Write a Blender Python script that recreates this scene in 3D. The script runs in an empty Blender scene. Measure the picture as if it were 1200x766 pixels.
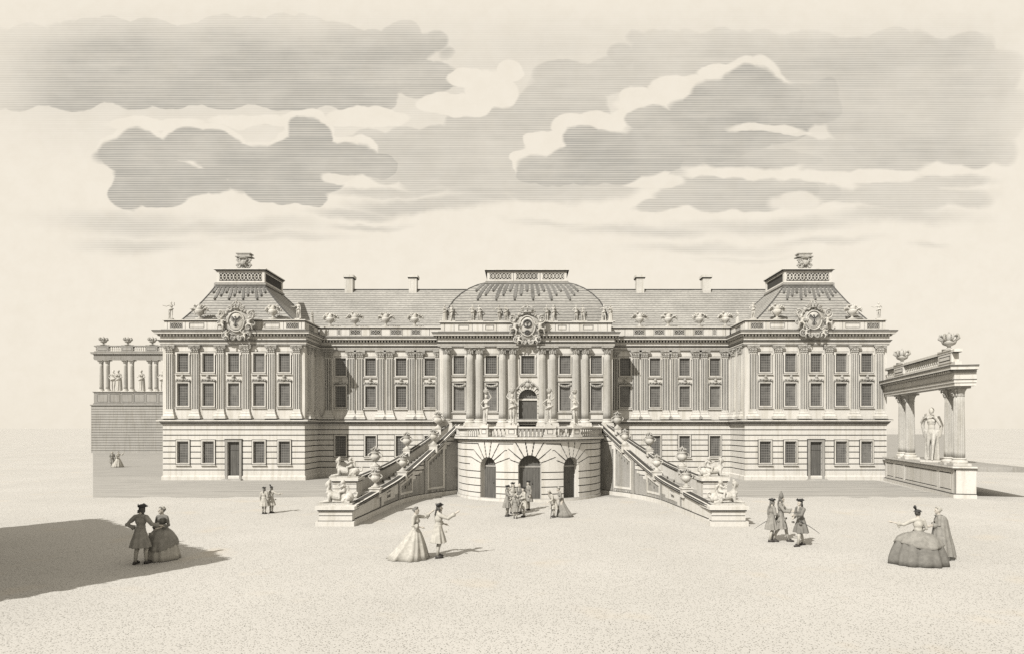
import bpy, math, random
from math import sin, cos, pi, radians, sqrt, atan2, floor
from mathutils import Vector, Matrix
random.seed(7)
scene = bpy.context.scene
COL = scene.collection

# ------------------------------------------------------------------ measures
CAMZ = 4.07                      # eye height of the draughtsman, metres
F = 720.0                        # focal length in photo pixels (photo 1200 wide)
def PX(px, Y): return (px - 613.0) * Y / F
def PZ(py, Y): return CAMZ - (py - 501.0) * Y / F
def GY(py): return CAMZ * F / (py - 501.0)

# ------------------------------------------------------------------ materials
MATS = {}
def new_mat(name):
    m = bpy.data.materials.new(name); m.use_nodes = True
    nt = m.node_tree; nt.nodes.clear()
    out = nt.nodes.new('ShaderNodeOutputMaterial')
    bs = nt.nodes.new('ShaderNodeBsdfPrincipled')
    nt.links.new(bs.outputs[0], out.inputs[0])
    bs.inputs['Roughness'].default_value = 0.85
    bs.inputs['Specular IOR Level'].default_value = 0.2
    MATS[name] = m
    return m, nt, bs
def N(nt, t, **kw):
    n = nt.nodes.new(t)
    for k, v in kw.items(): setattr(n, k, v)
    return n
def ramp(nt, fac, stops):
    r = N(nt, 'ShaderNodeValToRGB')
    e = r.color_ramp.elements
    while len(e) < len(stops): e.new(0.5)
    for el, (p, c) in zip(e, stops):
        el.position = p; el.color = (c[0], c[1], c[2], 1)
    nt.links.new(fac, r.inputs[0])
    return r.outputs[0]
def mixc(nt, fac, a, b, mode='MIX'):
    m = N(nt, 'ShaderNodeMix', data_type='RGBA', blend_type=mode)
    for s, v in ((0, fac), (6, a), (7, b)):
        if hasattr(v, 'is_linked'): nt.links.new(v, m.inputs[s])
        elif s == 0: m.inputs[0].default_value = v
        else: m.inputs[s].default_value = (v[0], v[1], v[2], 1)
    return m.outputs[2]
def math_(nt, op, a, b=None, c=None):
    m = N(nt, 'ShaderNodeMath', operation=op)
    for i, v in enumerate((a, b, c)):
        if v is None: continue
        if hasattr(v, 'is_linked'): nt.links.new(v, m.inputs[i])
        else: m.inputs[i].default_value = v
    return m.outputs[0]
def coords(nt, kind='Object', scale=(1, 1, 1)):
    tc = N(nt, 'ShaderNodeTexCoord')
    if kind == 'World':
        g = N(nt, 'ShaderNodeNewGeometry'); src = g.outputs['Position']
    else: src = tc.outputs[kind]
    mp = N(nt, 'ShaderNodeMapping'); mp.inputs['Scale'].default_value = scale
    nt.links.new(src, mp.inputs[0])
    return mp.outputs[0]
def noise(nt, vec, scale, detail=4, rough=0.55):
    n = N(nt, 'ShaderNodeTexNoise'); n.inputs['Scale'].default_value = scale
    n.inputs['Detail'].default_value = detail; n.inputs['Roughness'].default_value = rough
    nt.links.new(vec, n.inputs['Vector'])
    return n.outputs[0]

def stone(name, col, var=0.10, fine=9.0, bump=0.25, streak=True):
    """plain dressed stone or limewash: broad stains, rain streaks and fine grain"""
    m, nt, bs = new_mat(name)
    v = coords(nt, 'World')
    a = noise(nt, v, 0.5, 5, 0.6)
    b = noise(nt, v, fine, 6, 0.7)
    c1 = tuple(x * (1 - var) for x in col); c2 = tuple(min(.9, x * (1 + var * .4)) for x in col)
    ca = ramp(nt, a, [(0.3, c1), (0.62, c2)])
    cb = ramp(nt, b, [(0.36, (1 - 1.3*var,) * 3), (0.6, (1, 1, 1))])
    col_o = mixc(nt, 1.0, ca, cb, 'MULTIPLY')
    if streak:
        vs = coords(nt, 'World', (3.5, 3.5, 0.28))
        s = noise(nt, vs, 1.0, 4, 0.6)
        cs = ramp(nt, s, [(0.34, (0.84, 0.83, 0.80)), (0.52, (1, 1, 1))])
        col_o = mixc(nt, 1.0, col_o, cs, 'MULTIPLY')
    nt.links.new(col_o, bs.inputs['Base Color'])
    bp = N(nt, 'ShaderNodeBump'); bp.inputs['Strength'].default_value = bump; bp.inputs['Distance'].default_value = 0.02
    nt.links.new(b, bp.inputs['Height']); nt.links.new(bp.outputs[0], bs.inputs['Normal'])
    return m
def plain(name, col, var=0.15, scale=6.0, rough=0.85):
    m, nt, bs = new_mat(name)
    v = coords(nt, 'Object')
    b = noise(nt, v, scale, 5, 0.65)
    c = ramp(nt, b, [(0.35, tuple(x * (1 - var) for x in col)), (0.62, tuple(x * (1 + var * .5) for x in col))])
    nt.links.new(c, bs.inputs['Base Color']); bs.inputs['Roughness'].default_value = rough
    bp = N(nt, 'ShaderNodeBump'); bp.inputs['Strength'].default_value = 0.2; bp.inputs['Distance'].default_value = 0.01
    nt.links.new(b, bp.inputs['Height']); nt.links.new(bp.outputs[0], bs.inputs['Normal'])
    return m

stone('limewash', (0.575, 0.553, 0.497), 0.06)
stone('pilaster_stone', (0.555, 0.535, 0.48), 0.10)
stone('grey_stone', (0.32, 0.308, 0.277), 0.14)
stone('carved_stone', (0.41, 0.395, 0.353), 0.22, 16.0, 0.6)
stone('statue_stone', (0.53, 0.51, 0.455), 0.2, 14.0, 0.5)
stone('joint', (0.06, 0.057, 0.05), 0.15, streak=False)  # mortar joints, and dark lines painted as shadow gaps along mouldings
stone('lead', (0.105, 0.102, 0.094), 0.2, 5.0)
stone('column_stone', (0.43, 0.415, 0.372), .12)
stone('lead_sheet', (0.17, 0.165, 0.15), 0.25, 5.0)
stone('flute', (0.25, 0.241, 0.216), 0.15, streak=False)  # shade inside the pilaster flutes, painted as darker stone
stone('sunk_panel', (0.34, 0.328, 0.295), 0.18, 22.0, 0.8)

def slate():
    m, nt, bs = new_mat('roof_slate')
    v = coords(nt, 'World')
    sep = N(nt, 'ShaderNodeSeparateXYZ'); nt.links.new(v, sep.inputs[0])
    # courses follow the height; small offsets break the lines as hand-laid slates do
    wob = noise(nt, v, 0.9, 3)
    zz = math_(nt, 'ADD', sep.outputs[2], math_(nt, 'MULTIPLY', wob, 0.10))
    fr = math_(nt, 'FRACT', math_(nt, 'MULTIPLY', zz, 1/0.235))
    line = ramp(nt, fr, [(0.0, (0.36,)*3), (0.20, (0.5,)*3), (0.36, (1,)*3), (1.0, (0.93,)*3)])
    br = noise(nt, coords(nt, 'World', (4.2, 4.2, 12)), 1.0, 4, .7)
    base = ramp(nt, br, [(0.3, (0.25, 0.242, 0.216)), (0.68, (0.42, 0.405, 0.362))])
    big = ramp(nt, noise(nt, v, .35, 5), [(0.35, (0.8,)*3), (0.65, (1,)*3)])
    c = mixc(nt, 1.0, mixc(nt, 1.0, base, line, 'MULTIPLY'), big, 'MULTIPLY')
    nt.links.new(c, bs.inputs['Base Color']); bs.inputs['Roughness'].default_value = 0.75
    bp = N(nt, 'ShaderNodeBump'); bp.inputs['Strength'].default_value = 0.5; bp.inputs['Distance'].default_value = 0.03
    nt.links.new(fr, bp.inputs['Height']); nt.links.new(bp.outputs[0], bs.inputs['Normal'])
slate()

def pane():
    m, nt, bs = new_mat('window_glass')
    v = coords(nt, 'Object')
    sep = N(nt, 'ShaderNodeSeparateXYZ'); nt.links.new(v, sep.inputs[0])
    fx = math_(nt, 'FRACT', math_(nt, 'MULTIPLY', sep.outputs[0], 1/0.145))
    fz = math_(nt, 'FRACT', math_(nt, 'MULTIPLY', sep.outputs[2], 1/0.2))
    bar = math_(nt, 'MAXIMUM', math_(nt, 'LESS_THAN', fx, 0.2), math_(nt, 'LESS_THAN', fz, 0.16))
    n = noise(nt, coords(nt, 'World'), 2.2, 3)
    gl = ramp(nt, n, [(0.35, (0.06, 0.058, 0.053)), (0.65, (0.12, 0.116, 0.105))])
    oi = N(nt, 'ShaderNodeObjectInfo'); gl = mixc(nt, 1.0, gl, ramp(nt, oi.outputs['Random'], [(0, (.62,)*3), (.6, (1,)*3), (1, (1.5,)*3)]), 'MULTIPLY')
    c = mixc(nt, bar, gl, (0.19, 0.183, 0.165))
    nt.links.new(c, bs.inputs['Base Color']); bs.inputs['Roughness'].default_value = 0.35
    bs.inputs['Specular IOR Level'].default_value = 0.3
pane()

def timber():
    m, nt, bs = new_mat('door_timber')
    v = coords(nt, 'Object')
    sep = N(nt, 'ShaderNodeSeparateXYZ'); nt.links.new(v, sep.inputs[0])
    fx = math_(nt, 'FRACT', math_(nt, 'MULTIPLY', sep.outputs[0], 1/0.16))
    ln = ramp(nt, fx, [(0.0, (0.4,)*3), (0.16, (1,)*3)])
    g = ramp(nt, noise(nt, coords(nt, 'Object', (9, 9, .9)), 1.5, 5, .7), [(0.3, (0.075, 0.072, 0.064)), (0.7, (0.14, 0.135, 0.12))])
    nt.links.new(mixc(nt, 1.0, g, ln, 'MULTIPLY'), bs.inputs['Base Color'])
timber()

def sand():
    m, nt, bs = new_mat('court_sand')
    v = coords(nt, 'World')
    vo = N(nt, 'ShaderNodeTexVoronoi'); vo.inputs['Scale'].default_value = 21.0; vo.inputs['Randomness'].default_value = .9; nt.links.new(v, vo.inputs['Vector'])
    dots = ramp(nt, vo.outputs['Distance'], [(0.20, (0.30, 0.295, 0.28)), (0.34, (1, 1, 1))])
    vo2 = N(nt, 'ShaderNodeTexVoronoi'); vo2.inputs['Scale'].default_value = 12.3; nt.links.new(v, vo2.inputs['Vector'])
    d2 = ramp(nt, vo2.outputs['Distance'], [(0.10, (0.62, 0.60, 0.56)), (0.19, (1, 1, 1))])
    big = ramp(nt, noise(nt, v, 0.16, 5, .6), [(0.3, (0.43, 0.415, 0.375)), (0.7, (0.485, 0.468, 0.425))])
    c = mixc(nt, 1.0, mixc(nt, 1.0, big, dots, 'MULTIPLY'), d2, 'MULTIPLY')
    st = ramp(nt, noise(nt, v, .42, 3, .5), [(0.60, (0, 0, 0)), (0.74, (1, 1, 1))])
    sp = N(nt, 'ShaderNodeSeparateColor'); nt.links.new(st, sp.inputs[0])
    c = mixc(nt, math_(nt, 'MULTIPLY', sp.outputs[0], .3), c, (0.50, 0.43, 0.32))
    nt.links.new(c, bs.inputs['Base Color']); bs.inputs['Roughness'].default_value = 0.95
    bs.inputs['Specular IOR Level'].default_value = 0.05
    bp = N(nt, 'ShaderNodeBump'); bp.inputs['Strength'].default_value = 0.35; bp.inputs['Distance'].default_value = 0.015
    nt.links.new(vo.outputs['Distance'], bp.inputs['Height']); nt.links.new(bp.outputs[0], bs.inputs['Normal'])
sand()
def raked(name, c_lo, c_hi, per):
    """ground raked or mown in lines that run along the palace front"""
    m, nt, bs = new_mat(name)
    v = coords(nt, 'World')
    sep = N(nt, 'ShaderNodeSeparateXYZ'); nt.links.new(v, sep.inputs[0])
    w = noise(nt, coords(nt, 'World', (.12, .5, .5)), 1.0, 3)
    yy = math_(nt, 'ADD', sep.outputs[1], math_(nt, 'MULTIPLY', w, 1.1))
    fr = math_(nt, 'FRACT', math_(nt, 'MULTIPLY', yy, 1/per))
    ln = ramp(nt, fr, [(0.0, (0.66,)*3), (0.3, (0.72,)*3), (0.5, (1,)*3), (0.9, (1,)*3), (1, (0.7,)*3)])
    b = ramp(nt, noise(nt, coords(nt, 'World', (.25, 1.6, 1.6)), 1.0, 5, .7), [(0.3, c_lo), (0.7, c_hi)])
    nt.links.new(mixc(nt, 1.0, b, ln, 'MULTIPLY'), bs.inputs['Base Color'])
    bs.inputs['Roughness'].default_value = 0.95; bs.inputs['Specular IOR Level'].default_value = 0.05
raked('raked_gravel', (0.33, 0.318, 0.286), (0.41, 0.395, 0.355), .8)
raked('mown_lawn', (0.30, 0.289, 0.26), (0.37, 0.357, 0.321), 1.2)

def weave(name, col, lines=38.0, axis=2, depth=.6):
    """cloth with a visible weave / pleat lines"""
    m, nt, bs = new_mat(name)
    v = coords(nt, 'Object')
    b = noise(nt, v, 7.0, 5, 0.65)
    sep = N(nt, 'ShaderNodeSeparateXYZ'); nt.links.new(v, sep.inputs[0])
    wz = math_(nt, 'ADD', math_(nt, 'MULTIPLY', sep.outputs[axis], lines), math_(nt, 'MULTIPLY', b, 3.0))
    s = ramp(nt, math_(nt, 'FRACT', wz), [(0.0, (depth,)*3), (0.4, (1,)*3), (1, (.92,)*3)])
    c = ramp(nt, b, [(0.35, tuple(x * .8 for x in col)), (0.65, tuple(x * 1.1 for x in col))])
    nt.links.new(mixc(nt, 1.0, c, s, 'MULTIPLY'), bs.inputs['Base Color']); bs.inputs['Roughness'].default_value = .9
weave('cloth_dark', (0.095, 0.091, 0.081)); weave('cloth_mid', (0.19, 0.182, 0.16))
weave('cloth_light', (0.44, 0.42, 0.365), 26.0, 2, .8); weave('cloth_grey', (0.27, 0.258, 0.226))
plain('skin', (0.43, 0.395, 0.335), .06, 12.0, .6)
plain('hair_grey', (0.15, 0.144, 0.127), .3, 30.0); plain('hair_dark', (0.075, 0.072, 0.064), .3, 30.0)
plain('powdered', (0.36, 0.345, 0.30), .2, 30.0)
plain('felt_black', (0.05, 0.049, 0.046), .2, 20.0); plain('leather', (0.055, 0.05, 0.045), .2, 20.0, .5)
plain('iron', (0.10, 0.098, 0.09), .2, 20.0, .5); plain('eye_dark', (0.04, 0.035, 0.03), .05, 20.0, .3)
plain('bark', (0.1, 0.095, 0.08), .3, 8.0); plain('leaves', (0.09, 0.095, 0.07), .3, 3.0)
stone('terrace_stone', (0.34, 0.328, 0.295), .10)
stone('terrace_joint', (0.25, 0.241, 0.217), .1)
plain('straw', (0.3, 0.285, 0.24), .3, 26.0)

# ------------------------------------------------------------------ mesh builder
class MB:
    def __init__(s): s.v = []; s.f = []; s.m = []
    def add(s, vs, fs, m=0, M=None):
        o = len(s.v)
        for p in vs:
            p = Vector(p)
            if M is not None: p = M @ p
            s.v.append(p)
        for f in fs: s.f.append([i + o for i in f]); s.m.append(m)
    def box(s, x0, x1, y0, y1, z0, z1, m=0, M=None):
        vs = [(x0,y0,z0),(x1,y0,z0),(x1,y1,z0),(x0,y1,z0),(x0,y0,z1),(x1,y0,z1),(x1,y1,z1),(x0,y1,z1)]
        s.add(vs, [(0,3,2,1),(4,5,6,7),(0,1,5,4),(1,2,6,5),(2,3,7,6),(3,0,4,7)], m, M)
    def frustum(s, x0, x1, y0, y1, z0, X0, X1, Y0, Y1, z1, m=0, M=None):
        vs = [(x0,y0,z0),(x1,y0,z0),(x1,y1,z0),(x0,y1,z0),(X0,Y0,z1),(X1,Y0,z1),(X1,Y1,z1),(X0,Y1,z1)]
        s.add(vs, [(0,3,2,1),(4,5,6,7),(0,1,5,4),(1,2,6,5),(2,3,7,6),(3,0,4,7)], m, M)
    def lathe(s, prof, c=(0,0,0), seg=16, m=0, M=None, sx=1, sy=1, mod=None, cap=True):
        vs = []; n = len(prof)
        for k, (r, z) in enumerate(prof):
            for i in range(seg):
                a = 2*pi*i/seg
                q = r * (mod(a, k/(n-1)) if mod else 1)
                vs.append((c[0]+q*sx*cos(a), c[1]+q*sy*sin(a), c[2]+z))
        fs = []
        for k in range(n-1):
            for i in range(seg):
                j = (i+1) % seg
                fs.append((k*seg+i, k*seg+j, (k+1)*seg+j, (k+1)*seg+i))
        if cap:
            fs.append(tuple(range(seg))[::-1]); fs.append(tuple((n-1)*seg+i for i in range(seg)))
        s.add(vs, fs, m, M)
    def tube(s, pts, rad, seg=8, m=0, M=None, flat=1.0):
        pts = [Vector(p) for p in pts]
        if not hasattr(rad, '__len__'): rad = [rad]*len(pts)
        vs = []; n = len(pts); up0 = None
        for k, p in enumerate(pts):
            d = (pts[min(k+1, n-1)] - pts[max(k-1, 0)])
            if d.length < 1e-9: d = Vector((0,0,1))
            d.normalize()
            if up0 is None:
                up0 = Vector((0,0,1)) if abs(d.z) < .9 else Vector((0,1,0))
            a = d.cross(up0)
            if a.length < 1e-4: a = d.cross(Vector((1,0,0)))
            a.normalize(); b = a.cross(d).normalized(); up0 = b
            for i in range(seg):
                t = 2*pi*i/seg
                vs.append(p + a*(rad[k]*cos(t)) + b*(rad[k]*flat*sin(t)))
        fs = []
        for k in range(n-1):
            for i in range(seg):
                j = (i+1) % seg
                fs.append((k*seg+i, k*seg+j, (k+1)*seg+j, (k+1)*seg+i))
        fs.append(tuple(range(seg))[::-1]); fs.append(tuple((n-1)*seg+i for i in range(seg)))
        s.add(vs, fs, m, M)
    def limb(s, pts, rad, seg=10, m=0, M=None):
        """tapered limb with rounded ends and a ball at every joint"""
        s.tube(pts, rad, seg, m, M)
        for p, r in zip(pts, rad): s.ball(p, (r, r, r), 8, m, M)
    def ball(s, c, r, seg=10, m=0, M=None, R=None):
        if not hasattr(r, '__len__'): r = (r, r, r)
        rings = max(4, seg//2 + 1); vs = [(0,0,-1)]; fs = []
        for k in range(1, rings):
            ph = -pi/2 + pi*k/rings
            for i in range(seg):
                a = 2*pi*i/seg; vs.append((cos(ph)*cos(a), cos(ph)*sin(a), sin(ph)))
        vs.append((0,0,1)); L = len(vs)-1
        for i in range(seg): fs.append((0, 1+(i+1)%seg, 1+i))
        for k in range(rings-2):
            for i in range(seg):
                j = (i+1)%seg; a = 1+k*seg
                fs.append((a+i, a+j, a+seg+j, a+seg+i))
        a = 1+(rings-2)*seg
        for i in range(seg): fs.append((a+i, a+(i+1)%seg, L))
        out = []
        for p in vs:
            q = Vector((p[0]*r[0], p[1]*r[1], p[2]*r[2]))
            if R is not None: q = R @ q
            out.append(q + Vector(c))
        s.add(out, fs, m, M)
    def grid(s, pt, us, zs, fn, eps=1e-6):
        """wall sheet pt(u, depth, z); fn(u, z) -> (depth, material, open)"""
        nu, nz = len(us)-1, len(zs)-1
        cells = [[fn((us[i]+us[i+1])/2, (zs[j]+zs[j+1])/2) for j in range(nz)] for i in range(nu)]
        V = {}
        def vid(i, j, d):
            k = (i, j, round(d, 5))
            if k not in V:
                V[k] = len(s.v); s.v.append(Vector(pt(us[i], d, zs[j])))
            return V[k]
        for i in range(nu):
            for j in range(nz):
                d, m, op = cells[i][j]
                if not op:
                    s.f.append([vid(i,j,d), vid(i+1,j,d), vid(i+1,j+1,d), vid(i,j+1,d)]); s.m.append(m)
                if i+1 < nu:
                    d2, m2, _ = cells[i+1][j]
                    if abs(d2-d) > eps:
                        s.f.append([vid(i+1,j,d), vid(i+1,j,d2), vid(i+1,j+1,d2), vid(i+1,j+1,d)]); s.m.append(0)
                if j+1 < nz:
                    d2, m2, _ = cells[i][j+1]
                    if abs(d2-d) > eps:
                        s.f.append([vid(i,j+1,d), vid(i+1,j+1,d), vid(i+1,j+1,d2), vid(i,j+1,d2)]); s.m.append(0)
    def wall(s, pt, u0, u1, z0, z1, holes=(), joints=(), jh=.075, jd=.06, extra_u=()):
        us = {u0, u1}; zs = {z0, z1}
        for u in extra_u: us.add(u)
        for h in holes:
            us.update((h[0], h[1])); zs.update((h[2], h[3]))
        for z in joints:
            zs.update((z-jh/2, z+jh/2))
        us = sorted(u for u in us if u0-1e-6 <= u <= u1+1e-6); zs = sorted(z for z in zs if z0-1e-6 <= z <= z1+1e-6)
        def fn(u, z):
            r = (0.0, 0, False)
            for q in joints:
                if abs(z-q) < jh/2: r = (jd, 1, False)
            for h in holes:
                if h[0] < u < h[1] and h[2] < z < h[3]: r = (h[4], h[5] if h[5] is not None else 0, h[5] is None)
            return r
        s.grid(pt, us, zs, fn)
    def sweep(s, path, prof, mats=None, closed=False, ends=True):
        """sweep profile [(out, z)] along a plan path; outward is to the right of the walking direction"""
        n = len(path); offs = []
        for k in range(n):
            if closed: a, b = path[k-1], path[(k+1) % n]
            else: a, b = path[max(k-1,0)], path[min(k+1,n-1)]
            p = path[k]
            d1 = Vector((p[0]-a[0], p[1]-a[1])); d2 = Vector((b[0]-p[0], b[1]-p[1]))
            if d1.length < 1e-9: d1 = d2
            if d2.length < 1e-9: d2 = d1
            d1.normalize(); d2.normalize()
            n1 = Vector((d1.y, -d1.x)); n2 = Vector((d2.y, -d2.x))
            mm = n1 + n2
            if mm.length < 1e-6: mm = n1
            mm.normalize(); c = max(.3, mm.dot(n1))
            offs.append(mm / c)
        vs = []; q = len(prof)
        for p, o in zip(path, offs):
            zb = p[2] if len(p) > 2 else 0
            for (d, z) in prof: vs.append((p[0]+o.x*d, p[1]+o.y*d, z+zb))
        base = len(s.v); s.v += [Vector(v) for v in vs]
        for k in range(n if closed else n-1):
            k2 = (k+1) % n
            for i in range(q-1):
                s.f.append([base+k*q+i, base+k2*q+i, base+k2*q+i+1, base+k*q+i+1]); s.m.append(mats[i] if mats else 0)
        if ends and not closed:
            s.f.append([base+i for i in range(q)]); s.m.append(0)
            s.f.append([base+(n-1)*q+i for i in range(q)][::-1]); s.m.append(0)
    def mesh(s, name, mats, smooth=False):
        me = bpy.data.meshes.new(name)
        me.from_pydata([tuple(v) for v in s.v], [], s.f)
        for m in mats: me.materials.append(MATS[m])
        me.polygons.foreach_set('material_index', [min(i, len(mats)-1) for i in s.m])
        if smooth: me.polygons.foreach_set('use_smooth', [True]*len(me.polygons))
        me.update()
        return me
    def build(s, name, mats, parent=None, smooth=False, loc=(0,0,0), rz=0):
        if isinstance(mats, str): mats = [mats]
        return link(name, s.mesh(name, mats, smooth), parent, loc, rz)
    def remesh(s, name, mat, voxel, it=3):
        """fuse everything collected here into one continuous smooth surface"""
        me = s.mesh(name, [mat]); ob = bpy.data.objects.new(name, me); COL.objects.link(ob)
        r = ob.modifiers.new('r', 'REMESH'); r.mode = 'VOXEL'; r.voxel_size = voxel
        if it:
            q = ob.modifiers.new('s', 'SMOOTH'); q.factor = .5; q.iterations = it
        dg = bpy.context.evaluated_depsgraph_get()
        out = bpy.data.meshes.new_from_object(ob.evaluated_get(dg))
        out.name = name
        bpy.data.objects.remove(ob); bpy.data.meshes.remove(me)
        out.materials.clear(); out.materials.append(MATS[mat])
        out.polygons.foreach_set('use_smooth', [True]*len(out.polygons)); out.polygons.foreach_set('material_index', [0]*len(out.polygons))
        return out
def link(name, data, parent=None, loc=(0,0,0), rz=0):
    o = bpy.data.objects.new(name, data); COL.objects.link(o)
    if parent is not None: o.parent = parent
    o.location = loc; o.rotation_euler = (0, 0, rz)
    return o
def tag(o, label=None, cat=None, group=None, kind=None):
    if label: o['label'] = label
    if cat: o['category'] = cat
    if group: o['group'] = group
    if kind: o['kind'] = kind
    return o
def thing(name, label, cat, loc=(0,0,0), rz=0, group=None, sc=None):
    o = link(name, None, None, loc, rz); tag(o, label, cat, group)
    o.empty_display_size = .2
    if sc: o.scale = (sc, sc, sc)
    return o
def copy_tree(o, parent=None, loc=None, rz=None, sc=None, label=None, group=None):
    c = o.copy(); COL.objects.link(c)
    if parent is not None: c.parent = parent
    if loc is not None: c.location = loc
    if rz is not None: c.rotation_euler = (0, 0, rz)
    if sc is not None: c.scale = (sc, sc, sc) if not hasattr(sc, '__len__') else sc
    if label: c['label'] = label
    if group: c['group'] = group
    for ch in list(o.children): copy_tree(ch, c)
    return c
def flatpt(O, U, Nin):
    O, U, Nin = Vector(O), Vector(U), Vector(Nin)
    return lambda u, d, z: O + U*u + Nin*d + Vector((0,0,z))
# ================================================================== THE PALACE
palace = thing('palace', 'long pale two-storey baroque palace with columned centre pavilion, two corner wings and slate roofs', 'palace', (0, 48, 0))
PO = Vector((0, -48, 0))          # parts are written in world metres, the root stands on the forecourt
def part(mb, name, mats, parent=None, smooth=False):
    if parent is None:
        return mb.build(name, mats, palace, smooth, PO)
    return mb.build(name, mats, parent, smooth)
XL0, XL1, XR0, XR1 = -28.15, -17.05, 17.32, 28.42
XC0, XC1 = -6.67, 7.14
YW, YR, YC, YB = 48.0, 51.4, 49.0, 62.0
CL, CR, CC = (XL0+XL1)/2, (XR0+XR1)/2, (XC0+XC1)/2
PATH = [(XL0, YB), (XL0, YW), (XL1, YW), (XL1, YR), (XC0, YR), (XC0, YC), (XC1, YC), (XC1, YR), (XR0, YR), (XR0, YW), (XR1, YW), (XR1, YB)]
S3 = ['limewash', 'joint', 'grey_stone']

winw = .41                         # half width of a pane
wing_win = [-3.96, -1.98, 0, 1.98, 3.96]
recess_win_l = [-15.25, -12.75, -10.2, -7.8]
recess_win_r = [8.55, 11.03, 13.5, 16.05]
centre_win = [PX(p, YC) for p in (538, 575.6, 662, 698.7)]
centre_mid = PX(618.6, YC)
Z_UP = (8.47, 9.87); Z_MID = (5.84, 7.54)

windows = []                       # (kind, x, y, z) placed after the walls
doors = []
RD = .12
JW = [.8, 1.27, 1.72, 2.2, 2.65, 3.08, 3.52, 3.94]
def storey_holes(xs, zz, w=winw): return [(x-w, x+w, zz[0], zz[1], RD, None) for x in xs]

# --- wings
for cx, x0, x1, inner, outer in ((CL, XL0, XL1, XL1, XL0), (CR, XR0, XR1, XR0, XR1)):
    xs = [cx + q for q in wing_win]
    mb = MB()
    mb.wall(flatpt((0, YW, 0), (1,0,0), (0,1,0)), x0, x1, 4.4, 10.6, storey_holes(xs, Z_UP) + storey_holes(xs, Z_MID))
    side = flatpt((inner, 0, 0), (0,1,0), (-1 if inner == XL1 else 1, 0, 0))
    mb.wall(side, YW, YR, 4.4, 10.6)
    so = flatpt((outer, 0, 0), (0,1,0), (1 if outer == XL0 else -1, 0, 0))
    mb.wall(so, YW, YB, 4.4, 10.6)
    part(mb, 'wall', S3)
    mb = MB()
    bx = [xs[0], xs[1], xs[3], xs[4]]
    mb.wall(flatpt((0, YW, 0), (1,0,0), (0,1,0)), x0, x1, .3, 4.4, storey_holes(bx, (1.37, 3.0)) + [(cx-.46, cx+.46, .0, 3.0, .2, None)], JW)
    mb.wall(side, YW, YR, .3, 4.4, (), JW); mb.wall(so, YW, YB, .3, 4.4, (), JW)
    part(mb, 'rusticated_basement', S3)
    for x in xs: windows += [('upper', x, YW, Z_UP[0]), ('main', x, YW, Z_MID[0])]
    for x in bx: windows.append(('basement', x, YW, 1.37))
    doors.append((cx, YW))
# --- recessed ranges
for x0, x1, xs in ((XL1, XC0, recess_win_l), (XC1, XR0, recess_win_r)):
    mb = MB()
    mb.wall(flatpt((0, YR, 0), (1,0,0), (0,1,0)), x0, x1, 4.4, 10.6, storey_holes(xs, Z_UP) + storey_holes(xs, Z_MID))
    part(mb, 'wall', S3)
    mb = MB()
    mb.wall(flatpt((0, YR, 0), (1,0,0), (0,1,0)), x0, x1, .3, 4.4, storey_holes(xs, (1.75, 3.4)), JW)
    part(mb, 'rusticated_basement', S3)
    for x in xs: windows += [('upper', x, YR, Z_UP[0]), ('main', x, YR, Z_MID[0]), ('basement', x, YR, 1.75)]
# --- centre pavilion
mb = MB()
mb.wall(flatpt((0, YC, 0), (1,0,0), (0,1,0)), XC0, XC1, 0, 10.6,
        storey_holes(centre_win, (8.42, 9.8)) + storey_holes(centre_win, (5.5, 7.6)) +
        [(centre_mid-.5, centre_mid+.5, 8.42, 9.8, RD, None), (centre_mid-.74, centre_mid+.74, 4.1, 7.15, .5, None)])
mb.wall(flatpt((XC0, 0, 0), (0,1,0), (1,0,0)), YC, YR, 0, 10.6); mb.wall(flatpt((XC1, 0, 0), (0,1,0), (-1,0,0)), YC, YR, 0, 10.6)
part(mb, 'wall', S3)
for x in centre_win: windows += [('upper', x, YC, 8.42), ('tall', x, YC, 5.5)]
windows.append(('broad', centre_mid, YC, 8.42))

# --- plinth, band course, entablature: one moulding round the whole front
gap = [p for p in PATH]
mb = MB(); mb.sweep(PATH, [(0,0), (.07,0), (.07,.30), (.03,.34), (0,.36)], [0,0,0,0]); part(mb, 'plinth', S3)
mb = MB()
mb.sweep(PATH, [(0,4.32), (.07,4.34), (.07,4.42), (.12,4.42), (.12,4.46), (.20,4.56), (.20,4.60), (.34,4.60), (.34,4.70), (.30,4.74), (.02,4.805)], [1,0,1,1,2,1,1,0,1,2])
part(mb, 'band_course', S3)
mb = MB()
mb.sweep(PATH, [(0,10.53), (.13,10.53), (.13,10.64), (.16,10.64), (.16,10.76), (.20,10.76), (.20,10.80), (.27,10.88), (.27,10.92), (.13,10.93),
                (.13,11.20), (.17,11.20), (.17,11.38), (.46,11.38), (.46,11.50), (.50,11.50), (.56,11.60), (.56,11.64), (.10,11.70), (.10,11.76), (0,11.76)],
         [2,2,1,0,2,1,2,1,2,0,1,0,2,0,1,2,1,2,2,1])  # dark fillets stand in for shadow grooves between the mouldings
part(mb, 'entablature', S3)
def dentils(a, b, step=.25, w=.13):
    a, b = Vector((a[0], a[1], 0)), Vector((b[0], b[1], 0)); d = (b-a); L = d.length; d.normalize(); nin = Vector((-d.y, d.x, 0))
    n = int((L+.5)/step); st = (L+.5)/n
    mb = MB()
    mb.wall(flatpt(a - nin*.31, d, nin), -.25, L+.25, 11.21, 11.375, [(-.25+st*(i+.5)-(st-w)/2, -.25+st*(i+.5)+(st-w)/2, 11.2, 11.36, .14, 1) for i in range(n)])
    mb.box(0, 0.001, 0, .001, 0, 0.001) if False else None
    part(mb, 'dentil_course', ['limewash', 'joint', 'grey_stone'])
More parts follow.
